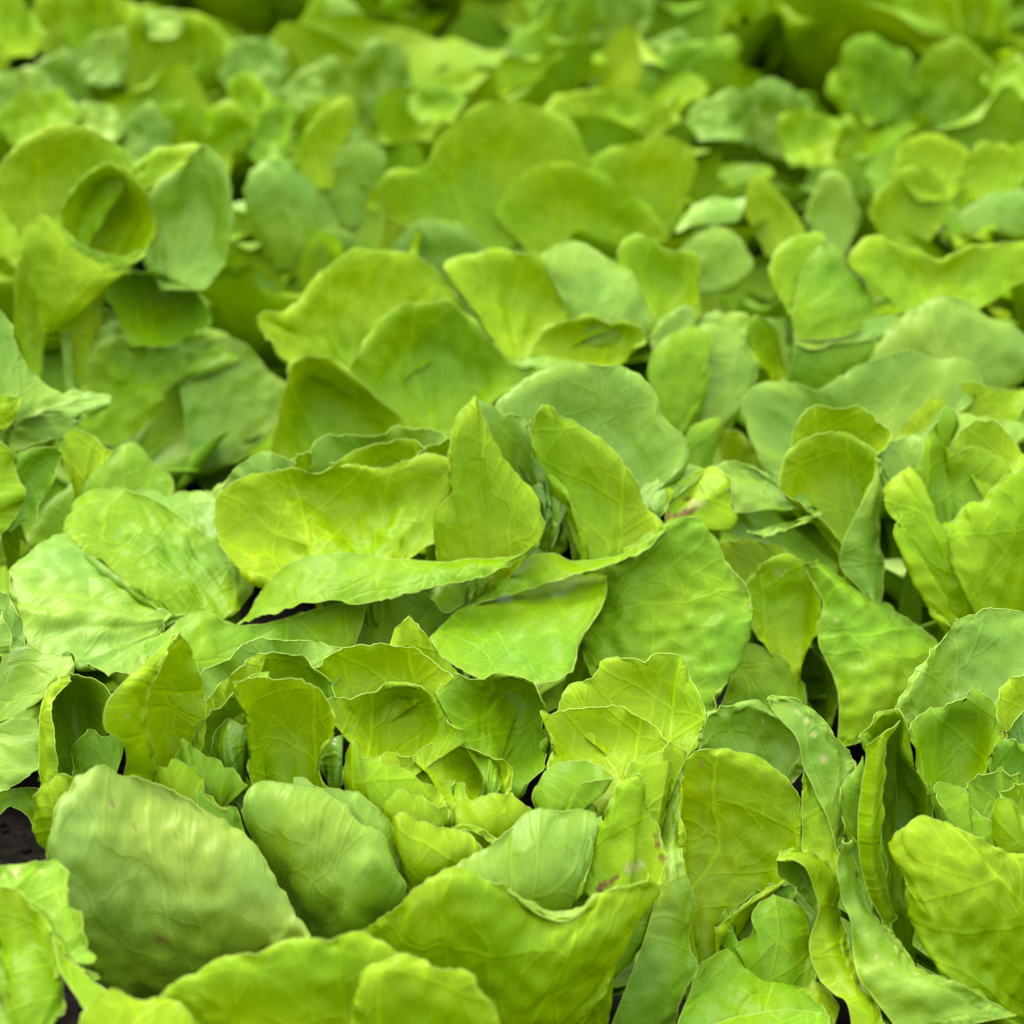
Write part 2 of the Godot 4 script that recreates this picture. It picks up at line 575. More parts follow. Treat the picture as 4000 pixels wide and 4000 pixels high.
const HEADS := [
	[-0.0344, -1.1150, "butterhead lettuce with crisp curled heart and a brown-scorched pointed leaf at its front", [
		[1,"p",150,-260,130,90,[[-1098,380,350,-868,410,350],[-1239,952,900,-1333,1066,800,-1366,1248,700,-1344,1355,600,-1299,1417,500,-1227,1459,450,-1082,1408,400,-981,1375,400,-842,1315,450,-730,1236,500,-606,1175,600,-509,1077,700,-397,971,850]],[-1151,1366,515,8,90,-1148,1348,535,8,90,-1236,1413,505,8,90,-1153,1383,495,8,90,-874,1312,461,8,90,-962,921,746,22,60,-957,1298,498,8,70,-1042,1345,469,8,70,-1244,1182,712,10,70,-1259,1400,520,8,90,-1065,1286,550,8,90]],
		[1,"m",170,-220,52,38,[[-465,505,200,-332,505,200],[-677,1244,360,-649,1305,320,-590,1326,300,-504,1314,300,-410,1280,300,-336,1247,320,-275,1205,350,-232,1177,380,-171,1163,400,-119,1116,420,-93,1060,460,-50,975,500]],[]],
		[1,"m",100,-60,37,24,[[-321,804,300,-189,804,300],[-498,1272,200,-395,1255,200,-289,1253,220,-202,1225,250,-148,1198,300,-110,1159,300,-97,1087,330,-75,987,380]],[]],
		[1,"y",120,-140,130,90,[[78,325,750,336,325,750],[-233,1004,900,-117,1123,950,-9,1216,950,72,1240,900,130,1261,900,221,1245,900,303,1217,900,377,1149,880,452,1075,850,527,1055,850,603,1066,800,679,1110,750,772,1115,700,876,1095,650,842,1012,670,791,944,720,730,875,800,705,789,850,662,751,900,587,654,900]],[759,1101,716,18,40,715,891,808,8,60,708,829,827,8,60]],
		[0,"p",30,0,29,6,[[336,1197,890,385,1144,880,452,1079,860,527,1057,860,603,1067,810,679,1110,760,738,1115,720],[340,1180,830,390,1127,810,457,1068,790,528,1050,780,604,1063,740,680,1097,710,741,1100,680]],[]],
		[0,"y",60,0,67,27,[[-1151,1280,140,-1126,1393,200,-1140,1503,260,-1190,1567,300,-1188,1643,270,-1133,1704,200,-1026,1757,60,-960,1768,-120],[-1081,1266,150,-1075,1393,190,-1093,1504,220,-1117,1590,240,-1107,1657,220,-1066,1714,180,-999,1748,70,-955,1773,-110],[-1031,1221,100,-1031,1387,140,-1049,1523,160,-1043,1628,160,-1020,1685,140,-994,1733,80,-966,1764,-40,-949,1773,-110]],[-1111,1588,232,8,35]],
		[0,"y",110,0,37,15,[[-1059,1195,50,-1060,1362,90,-1078,1498,110,-1070,1604,110,-1042,1661,90,-1012,1710,30,-976,1745,-80,-948,1768,-120],[-1001,1158,-60,-998,1277,-80,-1014,1386,-100,-1013,1503,-100,-1001,1581,-100,-975,1663,-90,-951,1726,-100,-946,1767,-120],[-889,1199,-20,-859,1346,-60,-850,1435,-110,-861,1509,-150,-883,1602,-160,-902,1670,-160,-921,1723,-150,-942,1765,-120]],[]],
		[1,"y",80,-80,40,53,[[-1280,980,350,-1239,1051,300],[-1419,1095,400,-1453,1163,400,-1464,1250,400,-1439,1346,400,-1397,1368,350,-1345,1383,350,-1302,1343,300]],[-1373,1324,388,8,25]],
		[1,"y",100,80,70,26,[[-599,1093,120,-485,1093,120],[-664,1217,150,-671,1387,100,-683,1561,100,-715,1647,150,-671,1627,0,-588,1610,-50,-500,1603,-50,-421,1576,-30,-364,1522,0,-337,1479,50,-348,1425,80,-392,1367,100,-401,1299,120,-362,1227,150]],[]],
		[1,"g",160,100,25,23,[[-801,1159,0,-694,1159,0],[-903,1322,-50,-883,1386,-80,-835,1435,-100,-764,1474,-120,-721,1518,-150,-689,1534,-200,-612,1535,-240]],[]],
		[1,"y",60,20,19,13,[[-826,1317,-160,-702,1396,-200],[-875,1416,-200,-809,1480,-230,-738,1535,-260,-678,1575,-300,-640,1595,-310,-628,1580,-300]],[]],
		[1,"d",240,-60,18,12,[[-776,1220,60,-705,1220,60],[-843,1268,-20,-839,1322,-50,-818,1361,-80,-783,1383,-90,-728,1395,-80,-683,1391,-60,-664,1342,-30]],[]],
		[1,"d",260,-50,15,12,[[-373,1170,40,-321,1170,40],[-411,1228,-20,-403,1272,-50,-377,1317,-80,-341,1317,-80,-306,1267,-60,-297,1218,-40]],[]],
		[1,"g",120,-40,24,12,[[-867,1224,220,-763,1195,220],[-954,1359,160,-938,1406,120,-927,1426,100,-880,1377,110,-801,1334,130,-712,1286,170,-676,1253,200]],[]],
		[1,"y",80,-30,24,12,[[-929,1198,300,-844,1159,300],[-1012,1322,240,-1005,1350,220,-967,1345,210,-960,1369,200,-906,1355,210,-845,1307,230,-819,1254,260,-774,1221,290,-739,1217,300]],[]],
		[1,"g",100,60,29,12,[[-530,1357,-280,-422,1357,-280],[-703,1491,-250,-677,1530,-270,-633,1575,-300,-562,1593,-320,-491,1576,-320,-419,1536,-300,-365,1486,-270,-338,1431,-230]],[]],
		[1,"m",80,80,45,15,[[-663,1352,-250,-484,1352,-250],[-890,1387,-300,-901,1463,-350,-841,1494,-400,-790,1524,-400,-753,1546,-450,-666,1552,-500,-533,1537,-550,-425,1517,-550,-331,1507,-500,-287,1462,-500]],[]],
		[1,"y",80,60,42,15,[[-252,1308,-340,-116,1308,-340],[-529,1443,-350,-421,1504,-380,-376,1539,-400,-314,1559,-420,-251,1559,-430,-232,1553,-430,-179,1573,-430,-89,1563,-430,-17,1540,-420,47,1504,-390,101,1468,-360,115,1463,-340]],[]],
		[1,"y",90,150,40,20,[[-197,1164,-50,-64,1164,-50],[-414,1431,-220,-353,1431,-240,-304,1409,-250,-255,1432,-260,-175,1457,-280,-86,1462,-290,-14,1447,-280,49,1397,-260,85,1342,-230,103,1322,-210,130,1317,-200,148,1272,-170]],[]],
		[1,"y",70,30,26,22,[[-72,1263,-350,18,1263,-350],[-156,1523,-520,-124,1570,-550,-88,1613,-580,-57,1619,-590,-39,1586,-580,7,1550,-560,39,1504,-540,71,1443,-520,116,1392,-500]],[]],
		[1,"g",180,240,54,19,[[229,1154,-50,300,1114,-50],[39,1407,-300,74,1438,-340,137,1453,-360,209,1449,-380,308,1452,-400,380,1434,-400,443,1399,-380,470,1353,-350,477,1298,-320,457,1258,-300,484,1252,-260,479,1207,-220,452,1157,-180,407,1097,-140,362,1038,-120]],[]],
		[1,"y",70,120,31,14,[[114,1066,50,229,1066,50],[-39,1227,-120,32,1252,-160,112,1257,-180,174,1247,-180,237,1212,-170,273,1192,-160,317,1187,-150,344,1158,-120,340,1113,-90,317,1084,-60]],[]],
		[1,"y",70,30,17,12,[[-81,1100,20,17,1100,20],[-198,1203,-90,-137,1227,-130,-75,1217,-140,-4,1183,-130,67,1143,-110]],[]],
		[1,"y",150,30,14,12,[[70,1106,50,141,1106,50],[33,1149,-40,69,1163,-60,104,1149,-50,149,1144,-50,184,1124,-30]],[]],
		[1,"y",80,-50,39,20,[[-191,987,180,-60,987,180],[-301,1191,100,-296,1279,80,-278,1347,60,-258,1377,50,-248,1318,60,-191,1294,60,-113,1274,50,-43,1239,50,19,1190,60,63,1151,80,98,1123,120]],[]],
		[1,"y",60,-30,21,12,[[-83,1024,250,21,1024,250],[-180,1183,170,-144,1213,170,-74,1220,170,4,1188,170,65,1164,180,95,1150,190,100,1101,210]],[]],
		[1,"y",80,-50,24,12,[[160,1008,220,292,1008,220],[98,1074,140,107,1118,120,177,1147,100,256,1175,100,335,1164,100,397,1138,120,436,1114,160]],[]],
		[0,"y",30,0,14,6,[[96,1096,240,161,1106,240,222,1088,250,279,1066,290],[98,1101,220,161,1115,220,231,1100,230,292,1073,270]],[]],
		[1,"y",80,-50,24,14,[[-53,959,400,59,959,400],[-115,1130,300,-97,1171,300,-11,1151,280,84,1124,280,162,1105,300,214,1082,320,245,1064,350]],[]],
		[1,"m",140,-130,60,27,[[379,731,450,509,731,450],[29,1032,550,113,1072,500,181,1093,450,241,1105,400,301,1132,360,370,1175,330,439,1198,310,526,1205,300,612,1203,300,676,1199,320,654,1153,380,627,1103,450,612,1042,550]],[]],
		[1,"y",80,20,95,66,[[718,932,630,803,932,630],[605,1004,500,614,1055,450,653,1125,400,696,1220,360,710,1257,340,757,1314,300,805,1354,280,833,1352,280,844,1275,300,878,1205,350,906,1155,420,924,1111,500,918,1057,560,879,1031,600]],[889,1162,401,13,100,897,1140,428,14,100,905,1114,471,14,100,918,1109,494,9,100,693,1015,512,17,100,720,1032,512,15,100,742,1044,508,10,100,789,1073,481,27,25,830,1074,460,17,25,676,1006,519,14,100]],
		[1,"g",60,-20,43,13,[[476,1045,140,537,1045,140],[450,1062,60,434,1140,0,486,1203,-40,566,1221,-70,637,1226,-70,707,1209,-30,743,1195,20,679,1210,40,617,1200,50,577,1151,80,546,1093,100]],[]],
		[1,"g",80,-30,14,12,[[590,1030,150,652,1030,150],[556,1082,80,574,1106,50,618,1119,30,658,1106,40,683,1082,80]],[]],
		[1,"y",100,90,60,21,[[619,1040,0,717,1080,0],[478,1188,-100,505,1247,-180,479,1307,-240,454,1352,-280,493,1321,-310,561,1328,-340,651,1329,-360,742,1329,-360,813,1323,-340,885,1293,-310,929,1268,-280,959,1237,-240,960,1207,-200,907,1207,-160,835,1188,-120,789,1158,-80]],[]],
		[1,"y",100,100,55,27,[[828,1112,-150,944,1112,-150],[526,1294,-400,562,1356,-460,659,1387,-500,719,1434,-550,792,1453,-560,856,1450,-560,880,1444,-550,911,1457,-570,971,1465,-580,1016,1448,-570,1038,1418,-530,1041,1377,-500,1081,1351,-460,1115,1299,-400,1115,1263,-350,1094,1207,-300]],[]],
		[1,"y",70,-30,22,20,[[821,973,100,900,973,100],[779,1164,-30,806,1213,-70,860,1228,-110,924,1232,-140,960,1232,-150,959,1183,-110,931,1114,-50]],[]],
		[1,"y",60,0,24,15,[[911,1020,0,937,1020,0],[940,1108,-100,956,1257,-160,995,1242,-180,1036,1212,-180,986,1168,-140,954,1088,-100]],[]],
		[1,"y",110,90,130,90,[[1024,381,300,1129,432,300],[1076,519,100,1035,670,150,1012,876,160,1004,993,100,995,1040,0,1012,1108,-100,1018,1157,-160,1050,1207,-200,1124,1212,-230,1187,1200,-230,1214,1187,-230,1304,1162,-220,1394,1122,-200,1465,1072,-170,1492,1017,-120,1492,928,-60,1477,839,0,1421,781,50,1338,753,100,1229,706,160,1139,637,200]],[1082,1168,-211,14,60,1377,1040,-188,8,90,1386,898,-126,8,70,1452,910,-85,9,50,1244,1151,-225,8,25,1361,1079,-200,8,25]],
		[0,"m",90,0,63,15,[[986,1108,-120,940,1014,-50,919,956,30,901,854,300,864,762,400,785,571,500,708,370,550],[1000,1122,-150,961,1054,-50,957,987,70,957,898,290,952,750,380,915,565,490,838,364,540],[1019,1152,-170,1003,1079,-60,1002,992,60,1010,939,220,1045,803,280,1031,656,320,1060,590,380,997,491,450,963,340,500]],[]],
		[1,"g",80,-40,44,19,[[685,854,300,553,762,400],[912,854,300,858,702,400,753,577,460,596,421,550,466,360,550]],[]],
		[2,"m",120,50,61,54,[[1237,1016,-240,1420,1005,-260],[1088,1187,-300,1101,1253,-330,1120,1288,-360,1176,1314,-400,1223,1310,-420,1279,1315,-440,1352,1290,-440,1453,1229,-420,1552,1097,-360]],[1355,1235,-446,9,40,1481,1047,-311,20,40,1458,1032,-293,15,50]],
		[0,"m",90,0,69,26,[[1353,1395,-300,1401,1337,-260,1462,1287,-220,1501,1177,-160,1543,1088,-100,1589,1004,-30,1623,907,50],[1361,1393,-330,1435,1353,-310,1516,1298,-280,1564,1202,-230,1607,1112,-170,1626,1038,-100,1639,920,0],[1373,1398,-340,1470,1369,-360,1561,1308,-340,1623,1238,-300,1707,1147,-240,1653,1057,-160,1656,933,-50]],[1479,1337,-318,13,30,1512,1309,-298,14,30,1539,1265,-269,13,30,1579,1181,-218,18,45,1501,1176,-159,8,50]],
		[0,"y",70,0,26,8,[[1493,1112,-150,1489,1038,-100,1490,939,-40,1486,890,0,1558,873,80,1617,839,120],[1503,1167,-180,1533,1097,-140,1568,1038,-100,1599,974,-30,1623,906,30,1627,828,100]],[]],
		[0,"g",100,0,24,10,[[335,1083,100,423,1074,120,555,1045,160,687,1103,120],[318,1002,300,422,983,300,553,974,320,709,1051,300]],[]],
		[0,"g",100,0,14,11,[[-863,1283,240,-775,1226,280,-707,1216,260],[-836,1154,400,-750,1106,420,-648,1095,400]],[]],
	], 0.085],
	[0.1880, -1.1300, "butterhead lettuce with upright rolled leaves beside the one with a scorched pointed leaf", [
		[1,"y",140,-200,130,90,[[117,238,350,285,279,350],[7,471,650,-121,630,700,-246,710,700,-330,789,650,-358,859,600,-374,959,550,-407,1049,500,-421,1105,450,-392,1103,460,-378,1134,440,-333,1148,420,-230,1132,400,-151,1113,400,-79,1064,400,-14,1005,400,49,975,400,144,980,400,232,975,400]],[-10,968,440,8,90,19,814,562,8,25]],
		[0,"m",120,0,95,73,[[-597,1059,400,-625,1006,420,-629,943,450,-607,862,500,-578,781,550,-573,691,600,-557,640,700,-483,571,800,-405,494,900],[-595,1063,410,-596,1006,420,-583,923,450,-554,842,500,-510,777,560,-490,724,640,-460,684,740,-370,639,830,-203,543,900],[-590,1045,380,-554,973,360,-521,865,380,-487,778,420,-432,733,500,-387,709,580,-345,678,680,-237,678,780,25,562,850]],[-493,705,669,10,25,-439,693,697,10,25]],
		[0,"y",50,0,46,8,[[-494,1322,100,-508,1234,140,-522,1155,180,-530,1077,220,-527,960,280,-515,872,320,-490,804,360,-426,697,420],[-448,1386,140,-463,1284,200,-472,1186,240,-487,1094,290,-486,987,330,-478,899,370,-451,806,400,-413,707,420],[-379,1410,60,-420,1302,120,-429,1194,160,-433,1081,190,-450,988,240,-441,880,280,-414,782,320,-379,698,350]],[]],
		[1,"g",140,180,39,41,[[-403,723,160,-294,632,180],[-491,1272,0,-477,1327,-30,-427,1381,-60,-380,1385,-80,-346,1376,-60,-331,1327,-30,-323,1252,-20,-300,1202,0,-251,1112,0,-213,1022,20,-209,957,50]],[]],
		[1,"g",80,0,23,14,[[-487,857,220,-487,956,180],[-496,1227,30,-548,1183,80,-586,1144,120,-598,1100,150,-587,1051,170,-574,987,200,-545,938,240]],[]],
		[0,"y",120,0,87,29,[[-856,947,340,-804,963,360,-752,949,380,-712,866,400,-694,779,440,-731,673,500,-699,583,620,-607,571,800,-593,494,900],[-844,961,320,-779,967,330,-717,928,340,-669,849,370,-648,768,420,-649,679,510,-623,609,630,-567,579,780,-518,506,920],[-834,971,300,-762,958,280,-679,904,260,-625,850,280,-603,754,360,-582,674,450,-568,622,550,-524,571,700,-448,494,900]],[-540,582,679,21,35,-552,596,631,12,50]],
		[1,"g",80,50,16,12,[[-762,921,300,-690,832,320],[-853,937,330,-841,873,340,-816,843,340,-771,813,340,-735,764,360,-694,736,400]],[]],
		[1,"g",80,-40,54,24,[[-873,408,580,-750,408,580],[-1067,599,300,-1033,659,300,-1023,663,280,-1035,632,340,-1014,589,380,-980,592,400,-946,626,400,-937,665,380,-946,702,340,-908,736,320,-827,750,300,-764,725,300,-716,681,320,-723,624,380,-691,522,550]],[]],
		[1,"g",80,30,17,13,[[-971,517,300,-875,558,300],[-1020,636,240,-979,670,210,-908,715,200,-828,745,200,-758,736,220]],[]],
		[0,"g",130,0,38,22,[[-1157,532,430,-1040,579,380,-881,524,400,-711,492,500],[-1211,495,640,-1038,515,640,-849,509,680,-681,505,740],[-1281,443,850,-1094,452,880,-882,464,900,-660,474,900]],[]],
		[0,"l",80,0,31,8,[[-1178,490,830,-1031,520,800,-909,533,780,-789,537,780,-679,527,800],[-1204,516,1000,-1043,516,1000,-925,516,1000,-807,516,1000,-688,516,1000]],[]],
		[1,"y",60,0,17,12,[[-696,407,760,-653,407,760],[-783,508,620,-738,511,600,-711,541,580,-685,529,580,-660,511,600,-630,483,620,-621,461,650,-658,451,700]],[]],
		[1,"g",130,90,39,25,[[-207,983,60,-100,983,60],[-314,1272,-100,-289,1303,-140,-232,1318,-170,-167,1323,-190,-128,1354,-220,-73,1364,-230,-9,1354,-230,42,1323,-200,60,1273,-160,56,1212,-120,26,1162,-80,-4,1122,-40]],[]],
		[1,"m",120,60,85,90,[[-125,1015,-250,58,1015,-250],[-340,1251,-350,-275,1308,-420,-212,1352,-500,-157,1407,-600,-94,1452,-680,-4,1497,-740,103,1509,-780,198,1499,-780,288,1472,-750,370,1405,-650]],[-54,1235,-554,17,40,-14,1235,-558,13,40,-107,1232,-526,9,50]],
		[1,"y",80,60,19,19,[[118,1147,-150,261,1167,-150],[54,1290,-300,108,1342,-350,177,1379,-400,251,1410,-420,333,1369,-400]],[]],
		[1,"g",100,40,17,15,[[61,1018,50,168,1018,50],[3,1152,-40,21,1202,-60,58,1237,-80,104,1242,-90,164,1207,-90,231,1167,-70]],[]],
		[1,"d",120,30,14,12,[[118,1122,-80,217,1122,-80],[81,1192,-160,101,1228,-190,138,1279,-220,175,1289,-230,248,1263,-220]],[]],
		[1,"g",80,-20,33,15,[[-106,900,280,-27,900,280],[-165,1027,200,-198,1085,160,-222,1124,100,-196,1125,60,-122,1108,40,-88,1093,60,-91,1064,100,-40,1030,130,15,1000,160,15,927,220]],[]],
		[1,"g",90,30,15,12,[[-36,974,120,71,974,120],[-90,1073,20,-65,1097,-10,-6,1127,-30,57,1132,-30,101,1122,-20,135,1092,0]],[]],
		[1,"y",70,-40,25,19,[[56,801,300,197,801,300],[6,928,240,10,1016,180,25,1090,150,59,1110,150,95,1051,170,147,1021,190,215,1037,200]],[]],
		[1,"y",70,40,14,12,[[86,950,150,211,950,150],[34,1054,100,59,1093,60,102,1105,40,166,1106,30,237,1093,40]],[]],
	], 0.085],
	[-0.0286, -1.3600, "large open butterhead lettuce with a folded collar leaf and two tall pointed leaves", [
		[1,"m",150,-40,130,77,[[-1285,981,550,-1248,983,380],[-1338,957,900,-1415,947,1000,-1471,966,960,-1528,971,920,-1581,957,920,-1627,948,900,-1658,982,850,-1686,958,850,-1773,935,800,-1833,936,750,-1884,978,650,-1927,1020,550,-1940,1076,500,-1990,1111,400,-2001,1136,300,-1949,1161,150,-1844,1189,30,-1754,1186,-50,-1678,1132,60,-1578,1065,160,-1468,1019,260]],[-1684,1018,564,9,30]],
		[1,"l",280,-90,87,31,[[-1192,870,350,-1016,879,280],[-1357,875,250,-1495,968,120,-1602,1018,50,-1703,1095,-50,-1762,1155,-100,-1813,1188,-140,-1804,1204,-200,-1778,1244,-300,-1720,1242,-400,-1622,1229,-450,-1491,1211,-450,-1373,1183,-400,-1294,1157,-350,-1192,1102,-250,-1095,1072,-200,-1016,1015,-120,-916,925,0]],[]],
		[1,"m",100,0,25,17,[[-1253,999,-350,-1111,978,-350],[-1579,1183,-550,-1492,1176,-620,-1381,1132,-650,-1271,1128,-700,-1155,1138,-700,-1086,1185,-700]],[]],
		[0,"l",160,0,55,16,[[-1347,958,650,-1243,1009,600,-1160,1046,520,-1081,1047,500,-1010,997,520,-904,973,500,-728,985,450,-549,1022,400,-371,1029,350],[-1376,930,800,-1272,965,770,-1171,980,720,-1089,971,700,-1002,937,690,-873,909,640,-700,907,560,-524,929,500,-396,941,440],[-1405,904,950,-1301,899,940,-1184,880,900,-1100,861,860,-997,851,840,-843,823,780,-673,805,680,-498,827,600,-430,864,520]],[]],
		[1,"y",220,150,97,27,[[-510,1070,220,-282,1070,220],[-858,1042,200,-951,1084,160,-1018,1148,100,-1068,1208,30,-1097,1273,-30,-1087,1322,-80,-1051,1373,-130,-985,1400,-160,-895,1424,-200,-803,1431,-220,-711,1432,-230,-602,1423,-230,-576,1433,-240,-553,1453,-250,-488,1449,-250,-395,1436,-250,-311,1426,-240,-199,1449,-230,-115,1470,-220,-4,1468,-200,7,1354,-100,-29,1212,40]],[]],
		[1,"y",90,-20,80,30,[[84,1048,260,220,1048,260],[-53,1161,200,-67,1263,160,-53,1373,140,7,1463,120,-2,1564,80,11,1677,20,38,1761,-40,74,1805,-80,120,1839,-100,135,1791,-90,174,1715,-60,220,1632,-20,284,1544,30,357,1470,90,402,1412,140,418,1348,200,406,1285,260,365,1243,300]],[]],
		[0,"l",100,0,74,11,[[-851,1056,300,-732,1167,260,-596,1217,240,-415,1222,240,-251,1196,260,-51,1195,280,130,1205,280,311,1238,300,401,1284,280],[-903,973,360,-772,1071,380,-589,1159,400,-407,1177,420,-246,1172,430,-48,1192,420,131,1217,400,311,1249,360,403,1297,300],[-963,932,400,-812,1017,480,-627,1103,530,-520,1118,530,-404,1095,540,-225,1128,520,-29,1164,480,176,1200,440,365,1261,320,406,1298,290]],[]],
		[0,"g",100,0,35,17,[[-606,994,160,-286,995,140,90,968,100],[-557,878,260,-220,869,240,91,861,200],[-509,734,360,-191,724,340,165,706,300]],[]],
		[1,"g",80,-30,21,12,[[-26,1091,200,129,1121,200],[-125,1046,300,-70,1005,320,-6,964,350,57,995,320,129,1056,300,202,1116,280]],[]],
		[0,"l",90,0,50,9,[[92,993,260,238,1100,220,384,1187,180,457,1190,170,566,1159,190,676,1165,190,785,1192,180,894,1248,160,984,1296,140],[84,994,300,229,1075,300,370,1145,290,467,1165,290,565,1154,270,674,1177,260,797,1200,230,911,1253,190,985,1298,150],[75,985,320,220,1049,340,356,1095,350,478,1125,350,564,1148,330,673,1177,300,810,1201,260,929,1250,200,986,1296,150]],[]],
		[1,"y",100,40,89,29,[[631,1042,200,722,1072,200],[622,1140,140,595,1253,90,558,1355,50,522,1434,0,458,1483,-50,403,1552,-100,376,1619,-130,389,1687,-160,435,1760,-180,463,1743,-180,486,1713,-180,541,1694,-180,633,1647,-160,689,1606,-140,762,1548,-110,835,1475,-70,881,1402,-30,917,1333,20,974,1283,90,895,1239,140,794,1188,170]],[]],
		[1,"m",120,80,44,30,[[265,1147,120,385,1107,120],[119,1825,-130,165,1799,-160,219,1755,-200,233,1707,-210,274,1698,-260,321,1659,-260,358,1637,-240,376,1592,-200,385,1513,-150,404,1414,-100,459,1307,-20,495,1262,40,476,1178,100]],[]],
		[0,"y",20,0,14,6,[[317,1629,-240,347,1651,-240,372,1674,-250,389,1688,-260],[328,1621,-240,354,1646,-240,378,1670,-250,393,1686,-260]],[]],
		[0,"l",90,0,44,25,[[93,1002,280,220,1011,220,357,1033,180,494,1054,160,614,1085,140,710,1107,140],[-12,997,500,131,988,460,275,1009,440,419,1020,420,564,1032,380,715,1056,300],[-97,980,700,64,923,850,240,883,930,380,883,930,512,898,880,596,963,620]],[]],
		[1,"l",130,-40,130,90,[[614,892,200,593,809,350],[723,1120,150,860,1175,140,982,1281,120,1042,1315,100,1125,1323,80,1174,1302,100,1215,1234,140,1250,1172,180,1298,1114,240,1337,1087,280,1355,1056,300,1376,971,400,1357,899,460,1314,817,540,1213,705,680,1152,655,760,931,620,850,710,694,800]],[1342,1078,286,13,30,1330,1046,310,11,30,1366,1008,356,9,35,1301,1112,243,9,40]],
		[1,"m",100,-50,21,12,[[-914,1220,-380,-772,1220,-380],[-1067,1313,-300,-1038,1358,-340,-993,1403,-380,-920,1437,-420,-845,1435,-430,-769,1415,-400,-729,1390,-360]],[]],
		[1,"m",90,50,42,14,[[-449,1204,-520,-211,1204,-520],[-820,1375,-450,-682,1398,-520,-618,1456,-580,-495,1459,-600,-354,1461,-620,-240,1482,-640,-135,1482,-640,-49,1467,-620,-11,1446,-580]],[]],
		[1,"y",80,50,28,12,[[-394,1301,-380,-234,1301,-380],[-565,1434,-280,-493,1448,-340,-391,1478,-380,-316,1495,-400,-222,1505,-400,-147,1499,-390,-98,1486,-360,-80,1434,-300]],[]],
		[1,"y",70,20,14,12,[[-156,1346,-320,-25,1346,-320],[-191,1445,-260,-117,1504,-300,-61,1527,-330,-5,1550,-330,4,1494,-300]],[]],
		[1,"y",50,0,14,12,[[-709,1346,-320,-662,1346,-320],[-720,1414,-300,-721,1474,-300,-704,1482,-300,-658,1489,-300,-644,1422,-280]],[]],
		[1,"m",100,80,71,35,[[542,1196,0,726,1196,0],[182,1643,-300,219,1710,-360,274,1758,-420,359,1795,-480,499,1825,-530,640,1835,-550,762,1823,-550,855,1799,-520,930,1755,-480,967,1708,-420,962,1653,-380,1020,1608,-340,1070,1564,-300,1095,1515,-260,1072,1453,-200,978,1390,-160]],[]],
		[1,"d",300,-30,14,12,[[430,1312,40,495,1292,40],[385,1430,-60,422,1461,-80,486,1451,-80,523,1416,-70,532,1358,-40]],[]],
		[1,"m",70,0,28,12,[[929,1316,-30,980,1316,-30],[845,1343,-100,952,1396,-200,1023,1417,-240,1093,1435,-260,1154,1437,-270,1199,1426,-260,1133,1404,-180,1051,1371,-100]],[]],
		[1,"y",80,0,66,38,[[979,1262,20,1014,1243,20],[1009,1363,-120,1090,1400,-190,1199,1426,-260,1263,1428,-200,1298,1415,-140,1286,1352,-100,1302,1303,-60,1313,1264,-20,1294,1237,0,1247,1238,0,1200,1259,-20,1144,1273,-20,1049,1254,0]],[1101,1343,-117,21,100,1128,1330,-62,29,25,1159,1337,-65,17,35,1117,1311,-40,17,100,1076,1303,-35,22,100,1008,1292,-29,22,50,1039,1291,-31,15,90,1292,1383,-120,10,80]],
	], 0.090],
	[0.2064, -1.4000, "butterhead lettuce with a notched yellow-green cup leaf and a brown-edged outer leaf", [
		[1,"y",90,110,73,24,[[-515,987,280,-463,987,280],[-525,1097,250,-575,1152,200,-643,1201,160,-730,1264,130,-798,1280,100,-811,1320,80,-801,1374,50,-769,1448,0,-706,1489,-40,-634,1515,-70,-545,1521,-80,-466,1506,-80,-397,1476,-50,-364,1450,-20,-342,1418,20,-353,1367,80,-400,1311,130,-455,1208,200,-509,1111,260]],[]],
		[0,"m",90,-40,36,9,[[-357,1445,40,-374,1369,110,-422,1294,180,-483,1192,230,-528,1100,280,-535,1014,300,-467,937,340,-399,879,380],[-340,1433,10,-334,1340,60,-353,1251,120,-337,1144,160,-344,1066,200,-328,989,240,-332,929,300,-344,860,360]],[]],
		[1,"y",80,40,36,12,[[-574,1340,-180,-440,1340,-180],[-743,1428,-100,-734,1492,-130,-706,1552,-170,-660,1588,-200,-579,1595,-220,-500,1590,-220,-420,1595,-220,-368,1569,-200,-325,1533,-170,-263,1486,-120,-313,1436,-80]],[]],
		[1,"y",120,-140,100,44,[[112,525,340,288,525,340],[-33,816,600,-144,885,500,-211,981,440,-260,1077,380,-284,1164,320,-271,1233,260,-286,1282,220,-326,1294,180,-327,1325,140,-288,1364,120,-251,1375,100,-234,1401,90,-181,1397,90,-147,1375,100,-122,1306,140,-107,1242,190,-100,1183,230,-83,1166,240,-58,1185,240,-5,1178,230,50,1208,200,65,1248,170,141,1254,150,178,1289,120,214,1328,100,267,1362,80,348,1381,70,450,1367,80,538,1270,120]],[]],
		[1,"l",180,50,44,28,[[-41,1040,160,64,1040,160],[-163,1338,-40,-135,1398,-80,-97,1464,-130,-59,1515,-170,-28,1574,-200,0,1583,-210,29,1554,-190,22,1499,-160,-4,1454,-130,43,1404,-100,80,1430,-120,152,1432,-130,222,1411,-120,282,1375,-90,313,1324,-50]],[]],
		[1,"m",140,40,19,15,[[-241,1197,80,-153,1197,80],[-297,1278,0,-316,1349,-60,-319,1409,-100,-271,1451,-150,-206,1457,-180,-99,1452,-180]],[]],
		[1,"y",80,60,23,15,[[144,1259,0,249,1259,0],[32,1424,-160,82,1477,-220,128,1508,-250,192,1514,-260,253,1496,-250,320,1431,-190,384,1363,-120]],[]],
		[1,"m",80,0,26,12,[[54,1332,-150,249,1332,-150],[-92,1417,-300,-26,1465,-350,75,1487,-380,168,1483,-400,295,1456,-400,430,1446,-400]],[]],
